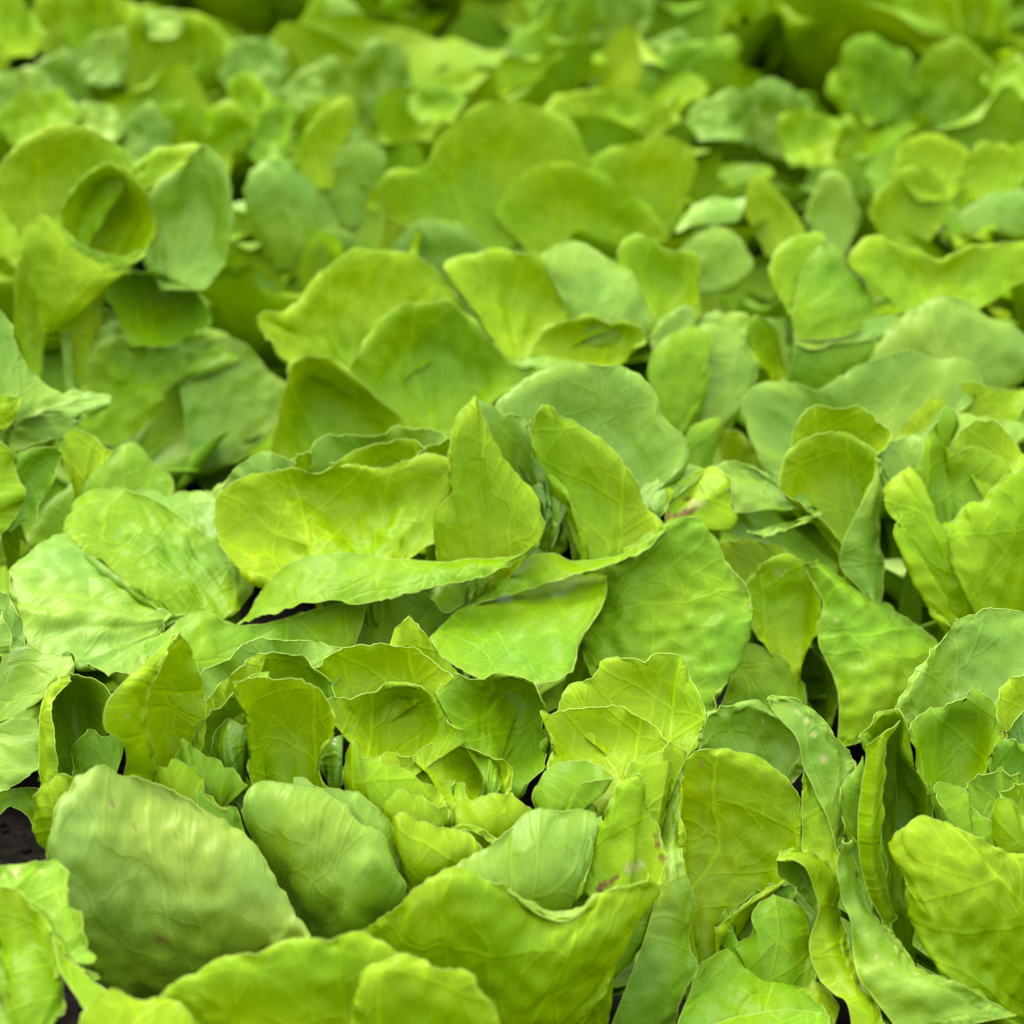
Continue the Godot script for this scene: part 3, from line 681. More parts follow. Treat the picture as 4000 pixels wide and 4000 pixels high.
		[2,"m",80,60,54,16,[[-638,1224,100,-608,1211,160],[-1036,1225,150,-1045,1293,60,-1105,1349,-60,-1041,1365,-100,-961,1356,-100,-892,1326,-70,-824,1279,-20,-740,1226,60,-652,1201,160,-736,1182,240,-826,1166,280,-905,1154,300,-972,1167,270]],[]],
		[1,"y",80,30,18,16,[[-990,776,300,-860,824,300],[-1102,1034,100,-1026,1035,80,-937,1028,70,-849,1014,80,-789,991,100,-751,969,140]],[]],
		[1,"y",90,70,67,66,[[-833,608,600,-729,608,600],[-965,786,450,-956,868,400,-975,937,340,-949,971,320,-901,1014,300,-857,1034,290,-778,1036,280,-708,1017,280,-674,995,300,-651,946,360,-629,882,430,-640,771,500]],[-897,1008,299,10,100,-906,992,302,10,90,-924,968,310,10,100,-865,984,290,10,90,-898,965,301,10,100,-813,984,281,30,20,-774,1013,277,10,130,-747,1013,278,10,130]],
		[0,"l",120,0,90,71,[[-703,1010,280,-676,965,340,-626,896,440,-639,818,520,-651,760,580,-593,646,700,-574,580,800,-585,389,950],[-660,1037,320,-573,981,440,-491,893,520,-462,816,600,-458,740,680,-465,665,780,-472,590,880,-493,432,980],[-645,1011,260,-540,949,280,-357,852,320,-248,807,380,-150,753,460,-98,718,540,-225,589,720,-360,487,900]],[-565,836,539,14,30,-657,953,369,10,40]],
		[1,"g",90,160,42,26,[[-781,166,550,-674,142,550],[-931,587,400,-941,674,360,-932,733,350,-868,728,350,-793,680,360,-699,653,390,-632,601,430,-567,529,500,-552,439,580,-595,345,650]],[]],
		[0,"g",100,0,24,22,[[-1015,715,500,-922,701,520,-819,662,560,-713,542,600],[-1064,570,660,-950,557,680,-825,520,700,-699,437,720],[-1161,384,800,-996,370,820,-829,347,820,-682,324,820]],[]],
	], 0.070],
	[0.1994, -1.5200, "broad pale mint-green lettuce with smooth spread leaves behind the notched cup lettuce", [
		[1,"m",100,80,61,19,[[-368,836,250,-91,937,250],[-612,917,200,-708,968,200,-763,1049,150,-807,1113,80,-827,1184,0,-805,1265,-80,-732,1309,-120,-636,1322,-140,-540,1309,-140,-446,1281,-120,-369,1299,-140,-290,1340,-180,-202,1381,-220,-104,1413,-260,-7,1434,-280,79,1424,-280,184,1392,-260,324,1397,-240,381,1366,-220,407,1299,-180,360,1268,-100]],[]],
		[1,"y",90,50,26,12,[[150,990,180,432,990,180],[-65,1061,50,-5,1123,0,72,1206,-50,170,1273,-100,278,1307,-140,364,1315,-150,451,1284,-140,553,1266,-120,658,1271,-120]],[]],
		[1,"l",80,0,15,12,[[-1081,858,0,-1013,837,0],[-1112,1013,-100,-1058,1066,-150,-990,1085,-180,-912,1096,-200,-901,1044,-180,-943,975,-120,-969,888,-40]],[]],
		[1,"y",80,30,14,12,[[-884,766,-50,-788,766,-50],[-930,960,-160,-896,1026,-200,-832,1009,-220,-774,965,-200,-717,887,-160,-689,831,-120]],[]],
	], 0.115],
	[-0.0329, -1.6000, "yellow-green butterhead lettuce with arched crinkled leaves behind the folded-collar lettuce", [
		[2,"y",240,110,56,18,[[-525,1074,150,-328,1074,150],[-826,1231,150,-887,1286,100,-947,1351,50,-1033,1412,0,-992,1444,-60,-884,1423,-60,-826,1451,-100,-711,1569,-200,-623,1643,-260,-535,1696,-320,-427,1717,-360,-308,1693,-380,-189,1656,-380,-99,1603,-350,-28,1546,-300,42,1440,-240,162,1334,-180]],[]],
		[2,"l",160,120,41,19,[[-178,886,320,18,886,320],[-547,1221,240,-479,1300,200,-433,1365,120,-375,1427,60,-317,1474,30,-229,1521,0,-121,1522,-20,-3,1522,-20,66,1490,0,135,1421,40,204,1351,80,272,1293,120,341,1245,160,400,1236,180,507,1241,180]],[]],
		[0,"m",50,0,14,6,[[351,1246,120,449,1265,100,547,1260,100,655,1235,120,763,1231,150],[370,1234,190,449,1240,190,546,1228,200,654,1216,210,761,1197,230]],[]],
		[2,"y",80,160,38,16,[[-666,694,420,-471,694,420],[-948,833,400,-908,954,360,-877,1095,320,-848,1205,280,-819,1277,250,-761,1306,230,-692,1311,230,-605,1278,240,-507,1211,270,-390,1119,300,-293,1047,330,-224,995,360,-200,961,380]],[]],
		[2,"y",140,100,33,16,[[311,1216,80,430,1216,80],[-27,1622,-260,42,1661,-300,132,1691,-320,261,1695,-340,391,1680,-340,501,1644,-320,590,1574,-280,660,1534,-240,739,1510,-220,808,1460,-180,897,1404,-130,926,1372,-100]],[]],
		[2,"y",70,100,25,12,[[722,1175,140,870,1175,140],[418,1275,100,477,1348,40,566,1402,0,665,1424,-30,773,1422,-40,862,1395,-20,931,1405,-20,1009,1381,0,1050,1332,40,967,1306,100]],[]],
		[2,"m",80,-60,26,13,[[725,1275,-50,884,1275,-50],[489,1655,-350,549,1713,-400,650,1721,-440,750,1677,-430,850,1639,-400,939,1600,-360,1008,1525,-300,1047,1440,-240,1081,1377,-180,1065,1327,-140]],[]],
		[2,"y",100,90,25,14,[[1076,1282,-150,1206,1282,-150],[891,1644,-450,932,1702,-500,1014,1732,-530,1084,1701,-520,1134,1671,-500,1235,1639,-500,1325,1635,-480,1346,1602,-450,1332,1520,-380,1341,1445,-320,1339,1370,-260]],[]],
		[2,"m",60,0,14,12,[[1081,1229,0,1150,1229,0],[1058,1306,-80,1103,1376,-120,1184,1415,-160,1264,1436,-190,1309,1403,-180,1272,1366,-120,1200,1334,-60]],[]],
		[2,"l",100,-40,40,16,[[1140,825,380,1180,825,380],[1104,968,260,1084,1058,220,1050,1148,180,1051,1230,120,1087,1301,70,1156,1344,30,1226,1378,0,1296,1377,-10,1375,1350,0,1389,1308,30,1352,1263,80,1366,1175,140,1358,1099,190,1319,1006,250,1224,894,340]],[]],
		[2,"m",90,-30,25,16,[[1293,842,260,1362,842,260],[1302,1299,-100,1343,1348,-140,1423,1338,-140,1511,1296,-110,1580,1236,-70,1623,1152,-10,1606,1079,50,1545,986,110,1463,872,200]],[]],
		[2,"m",70,0,14,12,[[1406,1218,-150,1576,1218,-150],[1300,1310,-250,1362,1351,-300,1483,1353,-320,1604,1339,-320]],[]],
	], 0.115],
	[0.2074, -1.6400, "butterhead lettuce with a wide wavy yellow rim and a dark folded side leaf", [
		[2,"y",60,0,31,12,[[-573,1330,220,-556,1330,220],[-573,1386,200,-630,1456,140,-675,1526,80,-688,1590,0,-664,1648,-60,-601,1690,-110,-512,1714,-150,-433,1724,-170,-390,1716,-170,-424,1648,-100,-482,1577,-40,-530,1513,40,-547,1441,120]],[]],
		[0,"g",120,-80,17,13,[[-398,1716,-170,-455,1646,-80,-521,1561,20,-552,1477,120,-579,1402,220,-561,1286,300],[-389,1713,-180,-302,1641,-150,-219,1546,-80,-154,1470,-10,-119,1379,70,-146,1315,150]],[]],
		[0,"m",50,0,20,6,[[-576,1317,260,-499,1279,280,-377,1287,250,-246,1314,200,-148,1351,150,-25,1368,120,87,1389,100],[-562,1270,320,-495,1255,340,-383,1270,320,-252,1274,280,-120,1279,240,-30,1326,180,95,1378,110]],[]],
		[2,"y",140,80,36,15,[[96,1323,200,267,1323,200],[-258,1592,-50,-231,1651,-90,-167,1699,-140,-105,1720,-160,-45,1696,-150,31,1651,-120,117,1645,-110,177,1621,-100,264,1612,-100,334,1642,-120,423,1678,-150,527,1683,-160,640,1674,-160,735,1660,-150,819,1585,-100]],[]],
		[2,"m",120,-60,36,16,[[213,942,450,468,942,450],[-186,1168,350,-141,1232,300,-53,1310,240,52,1398,180,140,1438,140,271,1450,120,381,1435,130,448,1391,160,507,1347,190,608,1318,210,701,1265,240,777,1180,280]],[]],
		[0,"g",80,-30,14,7,[[-569,1277,300,-492,1259,300,-380,1274,280,-249,1282,250,-118,1285,220],[-613,1069,400,-501,1033,400,-389,1029,390,-293,1069,350,-163,1141,300]],[]],
		[2,"y",80,50,16,12,[[-688,1052,280,-627,1025,280],[-826,1243,150,-804,1311,110,-752,1343,90,-692,1321,100,-645,1263,130,-625,1190,180,-601,1116,230,-568,1043,280]],[]],
		[0,"m",70,-20,14,6,[[-718,1343,100,-651,1285,140,-626,1193,190,-602,1120,240,-574,1042,300],[-605,1337,80,-576,1269,120,-565,1190,180,-558,1116,230,-553,1042,300]],[]],
	], 0.115],
	[-0.2419, -1.4500, "loose lettuce with a wavy pale leaf overhanging a patch of bare soil", [
		[1,"l",140,-30,48,22,[[213,766,250,489,808,100],[47,872,200,126,956,100,218,1043,-50,320,1099,-200,418,1124,-300,492,1149,-360,541,1152,-370,592,1119,-340,654,1071,-300,718,1030,-240,747,990,-180]],[]],
		[1,"m",200,0,52,21,[[-106,1495,150,-96,1437,240],[6,1399,300,65,1371,320,139,1384,300,210,1389,260,301,1414,220,317,1450,140,364,1484,80,435,1503,20,485,1519,-20,446,1535,-60,359,1542,-60,283,1556,-60,221,1526,0,135,1510,80,73,1514,120]],[]],
		[1,"m",180,0,32,18,[[-22,1552,300,110,1552,300],[-84,2010,0,-25,2003,-20,27,1926,0,59,1820,50,100,1715,100,174,1654,140,256,1633,160,347,1640,180]],[]],
		[1,"y",70,0,18,12,[[-81,1594,360,-81,1545,380],[-50,1684,300,11,1665,300,92,1649,320,88,1610,340,41,1535,380,-27,1475,420]],[]],
		[1,"y",70,0,16,12,[[311,1308,380,436,1318,380],[267,1407,340,332,1480,260,393,1461,260,456,1416,290,521,1379,330]],[]],
		[1,"y",100,-40,29,12,[[-80,1311,600,-79,1233,640],[-21,1516,500,39,1492,500,78,1444,520,93,1379,560,132,1315,610,137,1261,640,84,1182,700,-7,1113,760]],[]],
		[1,"g",90,50,34,12,[[79,1246,580,75,1295,560],[63,1125,700,138,1156,660,179,1157,640,194,1216,600,252,1287,540,265,1357,480,286,1400,420,268,1439,400,168,1445,440,94,1433,480]],[]],
		[1,"y",60,0,17,12,[[-110,899,460,-108,879,480],[-71,951,400,11,973,400,75,960,420,119,937,440,64,898,490,-13,877,520]],[]],
	], 0.115],
	[-0.2323, -1.6600, "butterhead lettuce with a large funnel-shaped leaf above a crumpled pale one", [
		[2,"y",100,100,31,21,[[-243,1584,100,-27,1584,100],[-471,1883,-100,-455,2045,-160,-357,2147,-220,-214,2211,-260,-71,2235,-280,74,2200,-270,190,2127,-240,277,2033,-200]],[]],
		[2,"y",90,200,27,16,[[23,1486,80,153,1486,80],[-122,1796,60,-80,1913,0,18,2014,-60,118,2070,-90,233,2053,-80,320,1960,-40,392,1829,20,401,1736,60]],[]],
		[2,"y",80,-60,28,18,[[-198,1274,350,-69,1274,350],[-318,1740,120,-214,1853,100,-94,1797,160,-19,1719,220,125,1657,260,252,1635,260,341,1667,210,407,1749,100]],[]],
		[0,"l",30,0,16,6,[[-95,1812,150,-19,1744,210,125,1692,250,253,1671,250,341,1698,200],[-100,1777,180,-25,1699,240,126,1637,280,268,1630,280,362,1673,230]],[]],
		[2,"y",60,0,22,12,[[292,1928,-150,314,1908,-140],[267,2027,-220,389,2099,-260,563,2130,-280,622,2126,-270,538,2033,-200,424,1958,-150,345,1926,-130]],[]],
		[2,"m",100,90,42,18,[[433,1449,150,663,1449,150],[341,1567,50,363,1769,-30,369,1920,-100,482,2000,-160,582,2102,-220,640,2142,-240,714,2093,-200,773,2003,-150,805,1898,-100,801,1742,-20,784,1601,60]],[]],
		[2,"g",80,200,22,12,[[257,1160,240,473,1160,240],[96,1487,150,232,1530,120,389,1534,110,518,1499,120,620,1434,150,686,1344,200,694,1282,240]],[]],
		[0,"l",340,0,33,21,[[-56,992,100,-11,1119,0,78,1253,-80,199,1210,-80,332,1147,-60,453,1140,-80,595,1158,-100,738,1122,-100,810,1080,-80],[-27,919,200,62,970,160,165,1049,140,288,1060,140,409,1056,130,510,1053,120,609,1082,80,729,1064,60,829,1035,40],[-35,773,360,57,702,400,139,666,420,219,673,410,308,723,370,387,801,320,417,884,280,465,941,230,515,948,220]],[]],
		[0,"m",200,0,23,23,[[526,1086,60,644,1108,0,785,1112,-20,908,1043,0,980,959,40,1071,879,60],[517,909,200,631,890,180,783,847,180,884,814,180,986,796,190,1088,767,200],[551,772,300,565,626,400,604,516,480,677,431,540,798,420,540,1000,535,500]],[]],
		[0,"m",40,0,14,6,[[-118,1306,200,-112,1185,220,-97,1045,280,-85,928,340],[-73,1363,180,-61,1224,210,-61,1074,270,-56,935,330]],[]],
		[2,"y",70,0,24,12,[[-51,956,240,-31,956,240],[-70,1070,200,-73,1207,160,-76,1342,120,-17,1414,80,64,1461,60,98,1372,80,97,1286,110,31,1164,160]],[]],
		[2,"y",100,20,24,16,[[-295,977,300,-234,977,300],[-382,1284,200,-372,1470,120,-331,1630,60,-272,1516,100,-222,1356,160,-204,1220,200]],[]],
	], 0.115],
	[-0.2448, -1.2000, "lettuce with dark arched leaves beside a bare patch of dark soil and the crisp-hearted head", [
		[1,"m",140,-40,55,17,[[269,1155,280,277,1092,360],[391,1020,600,437,1026,600,504,1041,560,543,1061,500,541,1153,380,541,1237,280,589,1301,200,659,1333,160,625,1351,100,515,1359,40,397,1351,0,338,1309,0]],[]],
		[1,"g",90,220,40,24,[[620,855,340,733,876,340],[548,1000,500,537,1112,400,544,1247,300,574,1310,220,643,1329,180,716,1312,180,782,1280,200,838,1239,220]],[]],
		[0,"y",60,-20,28,6,[[553,1020,560,546,1142,460,551,1266,340,578,1325,250,646,1339,200],[638,1030,580,618,1182,500,594,1275,400,610,1313,300,664,1337,230]],[]],
		[1,"g",80,20,22,12,[[741,907,400,836,948,400],[661,959,360,657,1031,320,682,1088,290,726,1109,270,764,1088,280,791,1083,280,836,1104,260,864,1052,280]],[]],
		[0,"g",60,-20,15,8,[[310,953,450,416,943,430,527,943,430,580,922,430],[318,856,540,370,866,520,424,899,500,489,877,520,523,831,550]],[]],
		[1,"m",100,0,16,12,[[246,1521,180,247,1486,200],[303,1592,100,351,1574,100,390,1530,140,418,1486,200,412,1451,240,369,1438,280]],[]],
		[1,"m",80,0,17,12,[[292,1467,80,357,1413,100],[281,1606,-50,346,1597,-50,382,1565,-20,426,1507,30,456,1422,100]],[]],
	], 0.000],
	[-0.1733, -0.9700, "lettuce with a brown withered leaf margin in front of the bare dark soil", [
		[1,"l",100,0,64,47,[[-51,1210,-200,63,1138,-160],[-149,1336,-500,-126,1331,-500,-88,1322,-500,-33,1330,-520,22,1326,-540,68,1323,-540,158,1254,-350,222,1166,-200,254,1136,-140]],[-98,1315,-474,15,30,-56,1318,-490,23,25,-98,1317,-479,7,80,28,1312,-504,15,25,39,1311,-504,8,40]],
		[1,"y",90,60,28,19,[[-26,1146,0,46,1103,0],[-118,1360,-300,-95,1358,-300,-58,1351,-300,-14,1337,-280,35,1299,-240,76,1266,-200,118,1230,-150,145,1190,-100,161,1146,-50]],[]],
		[0,"y",80,-20,21,7,[[108,1263,-160,129,1224,-100,159,1185,-20,212,1147,60,268,1110,140],[109,1224,-190,158,1175,-140,212,1149,-90,266,1127,-40,310,1107,0,359,1093,40]],[]],
		[0,"g",60,0,26,6,[[-21,1330,-300,39,1292,-260,98,1233,-220,154,1171,-170,260,1107,-80],[-5,1307,-340,59,1278,-300,102,1237,-280,139,1191,-240,171,1145,-200,273,1083,-120]],[]],
		[1,"g",100,-60,50,54,[[26,1003,160,81,1003,160],[-108,1181,-160,-66,1183,-160,-16,1194,-160,29,1196,-160,67,1191,-150,101,1174,-120,135,1150,-80,158,1131,-40,168,1095,0,172,1079,60,159,1039,120]],[169,1090,19,8,90,170,1085,37,7,90,170,1079,59,8,100,166,1063,84,10,100,162,1048,106,10,100,157,1042,116,10,100]],
		[1,"g",80,-20,14,12,[[-42,1011,200,13,1011,200],[-99,1056,-50,-74,1051,-30,-18,1046,20,37,1042,70,104,1028,130]],[]],
		[1,"m",80,0,14,12,[[-72,995,0,-16,995,0],[-105,1069,-100,-74,1062,-90,-23,1053,-70,23,1033,-30]],[]],
	], 0.060],
	[-0.0578, -0.9000, "nearest lettuce showing only its bright out-of-focus leaf rims before the crisp-hearted head", [
		[1,"y",120,-30,130,90,[[-219,770,-550,18,770,-550],[-736,1005,-600,-642,1132,-630,-540,1183,-650,-421,1241,-660,-264,1289,-670,-114,1316,-670,-32,1332,-670,78,1330,-660,164,1306,-640,235,1264,-620,305,1222,-600,415,1135,-550,477,1048,-500]],[-633,1137,-632,11,40]],
		[1,"y",120,-20,92,86,[[181,821,-400,376,821,-400],[30,1088,-420,58,1234,-460,69,1275,-480,131,1308,-500,201,1334,-500,278,1317,-500,370,1314,-490,440,1281,-470,494,1225,-430,540,1154,-400,563,1099,-360]],[53,1211,-454,15,80]],
		[1,"y",100,-40,40,23,[[-772,994,-200,-582,994,-200],[-918,1113,-380,-882,1168,-420,-844,1222,-450,-813,1242,-460,-714,1226,-460,-614,1216,-460,-520,1180,-430,-465,1115,-390]],[]],
	], 0.050],
	[-0.0126, -1.8700, "butterhead lettuce with one tall broad yellow leaf and an arched leaf before it", [
		[2,"y",90,60,48,21,[[-248,1007,200,106,1007,200],[-764,1278,100,-634,1447,50,-410,1483,0,-313,1627,-80,-184,1760,-140,10,1839,-180,203,1832,-180,397,1771,-160,527,1649,-120,592,1493,-80]],[]],
		[2,"y",80,60,38,17,[[396,836,300,718,836,300],[10,1234,120,107,1406,80,267,1501,40,461,1525,30,654,1461,40,848,1339,80,1009,1187,130,1107,1034,180]],[]],
		[2,"y",80,50,29,17,[[722,1009,100,982,941,100],[593,1509,-140,821,1565,-180,1081,1620,-200,1228,1532,-180,1238,1378,-130,1148,1134,-40]],[]],
		[2,"m",80,-20,20,12,[[-410,735,300,-216,735,300],[-603,1040,200,-473,1172,170,-248,1196,160,-87,1115,170,10,973,200]],[]],
		[2,"m",70,-30,27,15,[[-1315,905,200,-1089,905,200],[-1477,1161,100,-1474,1394,40,-1393,1500,0,-1248,1513,-10,-1121,1416,0,-1025,1277,40,-928,1141,90]],[]],
		[2,"m",60,0,15,12,[[-1154,844,220,-896,810,220],[-1234,1028,160,-1120,1119,130,-927,1126,120,-718,1031,150]],[]],
		[2,"y",60,20,22,12,[[-1090,1349,0,-961,1349,0],[-1190,1487,-100,-1123,1677,-140,-993,1799,-180,-864,1843,-200,-848,1705,-160,-929,1554,-100]],[]],
		[2,"m",60,0,22,12,[[-898,1131,60,-768,1131,60],[-997,1287,-40,-978,1493,-80,-864,1616,-120,-735,1599,-120,-638,1524,-90,-736,1337,-40]],[]],
	], 0.115],
	[0.1024, -1.7800, "mint-green lettuce with a folded double-lobed leaf between two yellow-green heads", [
		[0,"m",60,-30,14,6,[[-72,1355,20,38,1394,-20,169,1393,-40,300,1410,-60],[-77,1363,-100,11,1453,-160,154,1503,-200,345,1505,-200]],[]],
		[2,"m",80,-30,26,12,[[-39,1096,130,-7,1046,150],[-60,1240,50,17,1327,0,158,1362,-30,256,1332,-20,343,1242,20,385,1176,60,319,1101,110,199,1026,160,90,1035,170]],[]],
	], 0.115],
	[0.2402, -1.8800, "soft yellow-green lettuce with a tight group of round upright leaves behind the wavy-rimmed head", [
		[2,"y",90,50,21,13,[[-120,933,150,75,933,150],[-238,1197,50,-167,1288,-20,-84,1359,-90,17,1405,-140,126,1412,-150,204,1360,-120,260,1266,-60,315,1182,0]],[]],
		[2,"m",90,30,17,12,[[-506,938,100,-360,938,100],[-613,1141,0,-562,1263,-70,-502,1340,-120,-412,1382,-150,-353,1326,-130,-304,1219,-80,-257,1132,-30]],[]],
		[2,"y",80,30,17,12,[[-851,930,140,-725,930,140],[-986,1182,0,-965,1304,-70,-895,1363,-110,-816,1325,-100,-748,1246,-60,-671,1159,-10,-605,1075,50]],[]],
		[2,"m",100,-30,17,12,[[415,892,180,658,892,180],[222,1030,100,304,1140,30,426,1221,-40,576,1260,-80,783,1284,-100]],[]],
		[2,"y",80,40,18,12,[[81,1234,-30,277,1234,-30],[-59,1382,-150,-25,1498,-240,97,1562,-300,245,1552,-300,391,1492,-260,457,1398,-200]],[]],
		[2,"y",80,40,15,12,[[427,1228,-50,672,1228,-50],[315,1361,-150,438,1488,-240,559,1537,-280,685,1495,-250,791,1408,-200]],[]],
	], 0.115],
	[-0.1287, -2.3000, "lettuce with a tall half-yellow half-mint leaf in the far rows", [
		[2,"m",60,-20,28,14,[[-73,699,50,164,740,50],[-112,935,-50,-109,1258,-120,-48,1482,-180,88,1443,-180,244,1293,-140,341,1163,-100,243,995,-50]],[]],
		[2,"y",60,20,26,13,[[-269,737,40,-151,737,40],[-346,1015,-50,-264,1338,-120,-106,1522,-180,-89,1258,-120,-104,935,-50]],[]],
	], 0.115],
	[0.3069, -2.4000, "far lettuce with broad bright yellow leaves spread wide", [
		[2,"y",300,60,31,13,[[-610,851,404,-80,851,404],[-791,1214,306,-772,1324,284,-738,1413,183,-559,1474,158,-361,1477,64,-181,1490,104,1,1491,124,90,1381,175,91,1255,285,92,1170,343,43,1087,346]],[]],
		[2,"y",300,60,25,12,[[242,887,659,540,887,659],[137,1137,602,128,1273,549,167,1395,451,273,1452,425,398,1477,319,510,1453,328,605,1433,423,650,1332,456,635,1237,551,640,1159,613,611,1072,614]],[]],
		[2,"y",300,60,22,12,[[-210,993,875,136,993,875],[-326,1160,808,-297,1275,712,-246,1390,642,-141,1448,553,-20,1477,535,97,1495,627,211,1433,635,255,1326,689,252,1220,777]],[]],
		[2,"y",300,60,29,12,[[-1375,896,757,-991,896,757],[-1506,1098,720,-1515,1226,684,-1480,1336,584,-1406,1419,555,-1304,1460,443,-1137,1506,416,-967,1487,461,-900,1406,560,-865,1299,619,-862,1184,645,-924,1090,686]],[]],
	], 0.115],
	[0.0722, -2.4500, "far lettuce with two tall shiny mint leaves standing together", [
		[2,"m",300,25,26,12,[[-12,850,1140,253,850,1140],[-90,1031,1115,-123,1142,1018,-101,1273,991,-54,1367,967,20,1439,926,139,1470,926,263,1458,912,304,1392,961,341,1314,971,273,1209,1077,165,1116,1092]],[]],
		[2,"l",300,60,17,12,[[-530,1020,1140,-341,1020,1140],[-593,1140,1062,-575,1233,973,-544,1330,909,-489,1390,851,-421,1440,801,-346,1445,876,-277,1423,920,-259,1326,994,-289,1217,1007]],[]],
	], 0.115],
	[0.0977, -2.1000, "lettuce with a low arched yellow leaf below a leaning green one", [
		[2,"l",300,25,30,13,[[32,932,-533,425,932,-533],[-100,1129,-570,-102,1231,-590,-77,1315,-669,0,1396,-670,104,1430,-715,236,1475,-761,375,1504,-757,454,1507,-769,533,1501,-770,568,1459,-701,555,1389,-712,487,1284,-617,417,1169,-577]],[]],
		[2,"y",300,60,25,12,[[-584,1120,720,-76,1120,720],[-752,1352,567,-703,1422,493,-612,1456,443,-505,1473,430,-396,1474,383,-268,1466,404,-140,1449,417,-58,1402,447,29,1379,517,92,1335,517,95,1282,607]],[]],
		[2,"m",300,25,14,12,[[3,1308,-660,205,1308,-660],[-60,1370,-809,-49,1421,-880,-15,1484,-860,63,1521,-849,144,1543,-881,219,1534,-908,280,1501,-880,245,1421,-881,188,1374,-793]],[]],
	], 0.115],
	[0.1867, -2.0800, "small-leaved mint lettuce with a domed leaf behind the folded double-lobed one", [
		[2,"m",300,25,15,12,[[-653,1250,658,-380,1250,658],[-738,1330,517,-701,1392,458,-643,1452,461,-562,1494,480,-473,1505,437,-389,1519,469,-302,1491,427,-282,1425,411,-281,1382,487]],[]],
		[2,"m",300,25,26,12,[[-256,975,317,12,975,317],[-347,1175,264,-358,1294,253,-338,1386,144,-284,1449,153,-226,1495,97,-153,1523,110,-75,1505,96,-11,1480,153,54,1423,130,96,1389,159,101,1333,173,47,1246,280,-15,1144,300]],[]],
		[2,"y",300,60,20,12,[[-92,1196,1090,201,1196,1090],[-183,1365,931,-162,1418,921,-142,1455,844,-74,1491,836,11,1475,757,104,1463,776,197,1449,794,260,1422,798,309,1415,901,244,1342,892,174,1274,890]],[]],
	], 0.115],
	[0.2779, -2.1500, "lettuce with two round crinkled upright leaves side by side in the blurred rows", [
		[2,"l",300,60,30,14,[[-412,827,-86,-52,827,-86],[-540,1106,-111,-558,1239,-179,-513,1363,-265,-479,1443,-321,-393,1482,-381,-303,1488,-384,-209,1480,-406,-134,1435,-358,-55,1390,-326,-3,1303,-302,28,1231,-200,69,1145,-140,57,1050,-81]],[]],
		[2,"l",300,60,30,13,[[105,827,-69,485,827,-69],[-33,1054,-66,-12,1179,-118,19,1290,-219,81,1380,-258,163,1446,-354,270,1460,-407,369,1481,-386,439,1442,-292,520,1378,-288,587,1300,-227,591,1201,-153,625,1132,-100,598,1054,-66]],[]],
		[2,"y",300,60,14,12,[[476,1299,520,699,1299,520],[420,1355,361,455,1417,274,522,1464,218,602,1482,178,681,1477,188,738,1463,300,796,1410,330]],[]],
	], 0.115],
	[-0.2518, -2.3200, "blurred lettuce with one wide flat yellow leaf and pale tips", [
		[2,"y",300,60,30,14,[[-179,841,791,383,841,791],[-359,1229,693,-318,1313,585,-262,1413,552,-166,1475,463,-34,1478,459,133,1462,463,296,1422,500,443,1371,565,538,1264,658,591,1184,709,576,1094,764]],[]],
		[2,"y",300,60,26,12,[[-882,962,75,-414,962,75],[-1037,1160,8,-1046,1278,-83,-995,1394,-137,-867,1437,-242,-718,1477,-263,-547,1527,-194,-399,1467,-211,-295,1373,-173,-257,1260,-43]],[]],
		[2,"m",300,25,14,12,[[-48,1400,876,146,1400,876],[-133,1423,676,-89,1484,710,-39,1504,652,59,1533,686,147,1502,646,183,1467,644,193,1423,676]],[]],
		[2,"m",300,25,14,12,[[-507,1119,1140,-252,1119,1140],[-602,1218,1022,-575,1295,1023,-557,1354,958,-484,1407,937,-395,1433,930,-334,1448,878,-258,1450,912,-207,1397,991,-177,1314,971]],[]],
	], 0.115],
	[-0.1082, -2.1800, "lettuce with a white-glossed leaf beside rounded mint leaves", [
		[2,"m",300,25,21,12,[[34,914,249,287,914,249],[-49,1296,120,-3,1391,142,75,1430,66,145,1497,85,232,1504,27,299,1474,12,345,1427,54,383,1335,98,372,1240,151,347,1164,228,279,1095,246]],[]],
		[2,"m",300,25,19,12,[[-855,1123,136,-543,1123,136],[-963,1248,33,-941,1350,7,-885,1428,-53,-819,1483,-96,-726,1505,-84,-632,1493,-78,-545,1456,-66,-488,1374,25,-442,1266,23]],[]],
		[2,"m",300,25,17,12,[[-388,1223,858,-90,1223,858],[-494,1334,712,-434,1410,687,-352,1461,659,-270,1504,637,-176,1505,637,-85,1487,654,4,1457,643,-6,1379,684,-54,1318,730]],[]],
		[2,"l",300,25,14,12,[[462,1217,1140,696,1217,1140],[381,1275,981,413,1320,923,446,1385,931,529,1435,967,620,1422,919,701,1409,937,772,1364,930,776,1322,977,750,1276,985]],[]],
		[2,"y",300,60,16,12,[[-774,1111,1109,-605,1111,1109],[-834,1215,1031,-831,1309,956,-807,1400,879,-770,1460,865,-715,1474,770,-657,1444,801,-601,1415,858,-558,1346,928,-552,1269,1001]],[]],
	], 0.115],
	[-0.1092, -1.9800, "lettuce with a mint disc-shaped leaf against a tall yellow one", [
		[2,"y",300,60,24,12,[[-262,1051,-220,-7,1051,-220],[-347,1191,-278,-330,1281,-403,-280,1381,-457,-206,1457,-464,-114,1474,-558,-33,1513,-493,43,1493,-488,65,1420,-467,77,1362,-379,47,1255,-388,-3,1174,-338]],[]],
		[2,"m",300,25,22,12,[[-80,1067,490,174,1067,490],[-165,1252,402,-158,1326,317,-136,1419,306,-64,1475,323,7,1505,270,93,1504,293,171,1471,284,221,1419,265,257,1376,326,251,1300,434,204,1206,442]],[]],
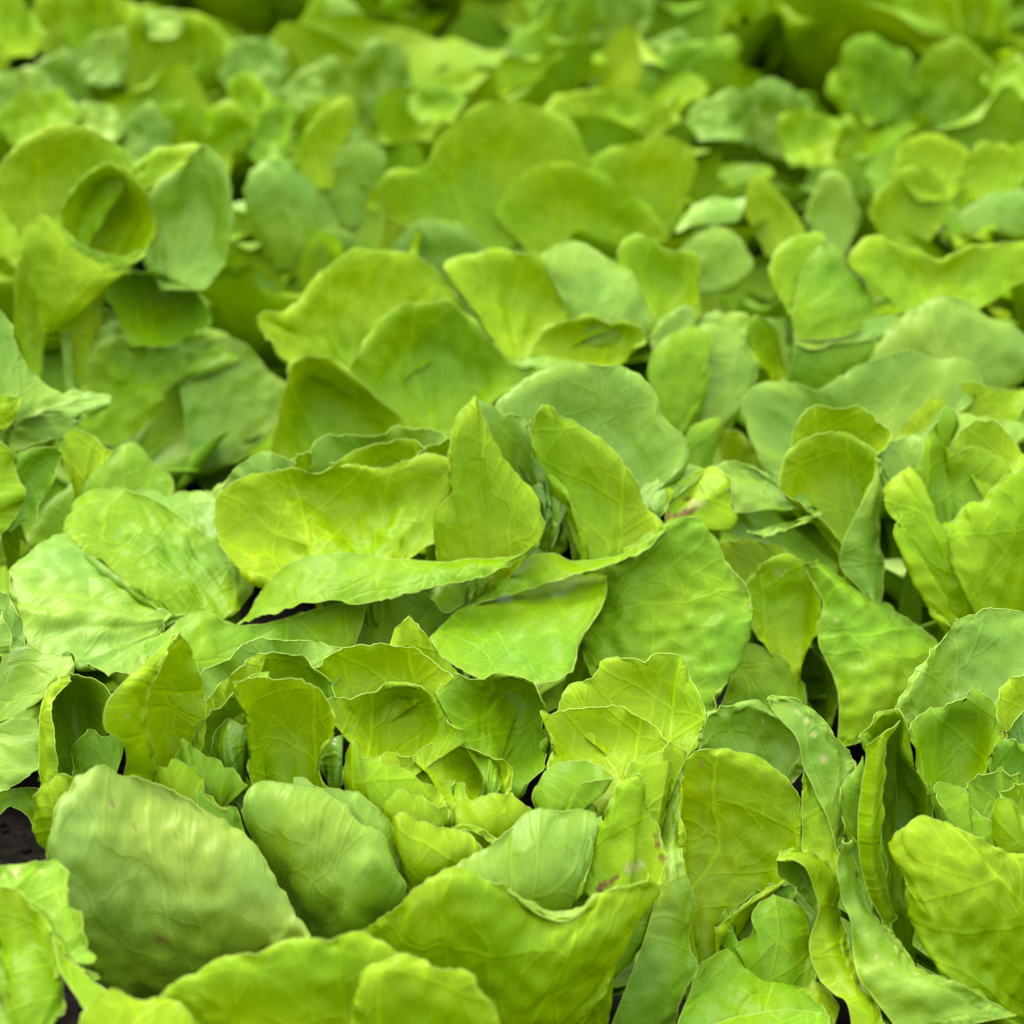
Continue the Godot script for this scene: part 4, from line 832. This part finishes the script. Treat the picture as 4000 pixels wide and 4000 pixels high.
		[2,"l",300,60,16,12,[[-547,1145,-130,-358,1145,-130],[-614,1244,-218,-585,1313,-307,-538,1376,-387,-485,1429,-445,-413,1476,-459,-351,1490,-362,-301,1466,-350,-318,1371,-362,-345,1299,-305]],[]],
	], 0.115],
	[-0.2089, -2.0200, "lettuce with a pointed mint leaf and a long yellow drooping leaf", [
		[2,"m",300,25,17,12,[[-350,1150,402,-171,1150,402],[-415,1246,314,-416,1334,235,-387,1434,210,-335,1483,183,-261,1505,182,-202,1477,185,-157,1434,211,-132,1339,216,-117,1262,304]],[]],
		[2,"y",300,60,26,14,[[-158,957,296,277,957,296],[-304,1466,77,-200,1477,-18,-83,1477,-30,43,1460,-58,171,1442,-12,309,1438,46,423,1380,127,402,1322,183,358,1252,167,330,1184,193,262,1139,191]],[]],
	], 0.115],
	[-0.3256, -2.1600, "lettuce with glossy pale mint leaves low behind the funnel-leaved head", [
		[2,"m",300,25,20,12,[[10,1026,385,267,1026,385],[-78,1290,262,-60,1375,265,-24,1429,195,48,1477,215,110,1505,165,201,1504,209,265,1448,188,333,1378,240,351,1281,267,318,1223,319,260,1175,342]],[]],
		[2,"m",300,25,16,12,[[-177,1164,721,75,1164,721],[-271,1266,613,-247,1365,613,-207,1431,532,-141,1466,473,-53,1505,501,11,1484,491,78,1467,512,124,1402,567,149,1320,582]],[]],
		[2,"y",300,60,17,12,[[-54,1144,1140,294,1144,1140],[-186,1242,996,-114,1304,973,-60,1343,854,0,1382,794,86,1383,800,177,1391,794,266,1366,850,357,1352,947,396,1278,976]],[]],
		[2,"y",300,60,18,12,[[-377,1271,-660,-148,1271,-660],[-459,1388,-748,-472,1512,-825,-444,1632,-902,-391,1645,-994,-317,1653,-998,-250,1599,-1005,-196,1542,-918,-133,1464,-848,-77,1388,-748]],[]],
		[2,"m",300,25,14,12,[[410,1166,1140,642,1166,1140],[315,1219,976,333,1265,932,379,1310,936,436,1337,895,509,1356,920,570,1336,880,638,1327,926,677,1274,941,703,1219,976]],[]],
	], 0.115],
]
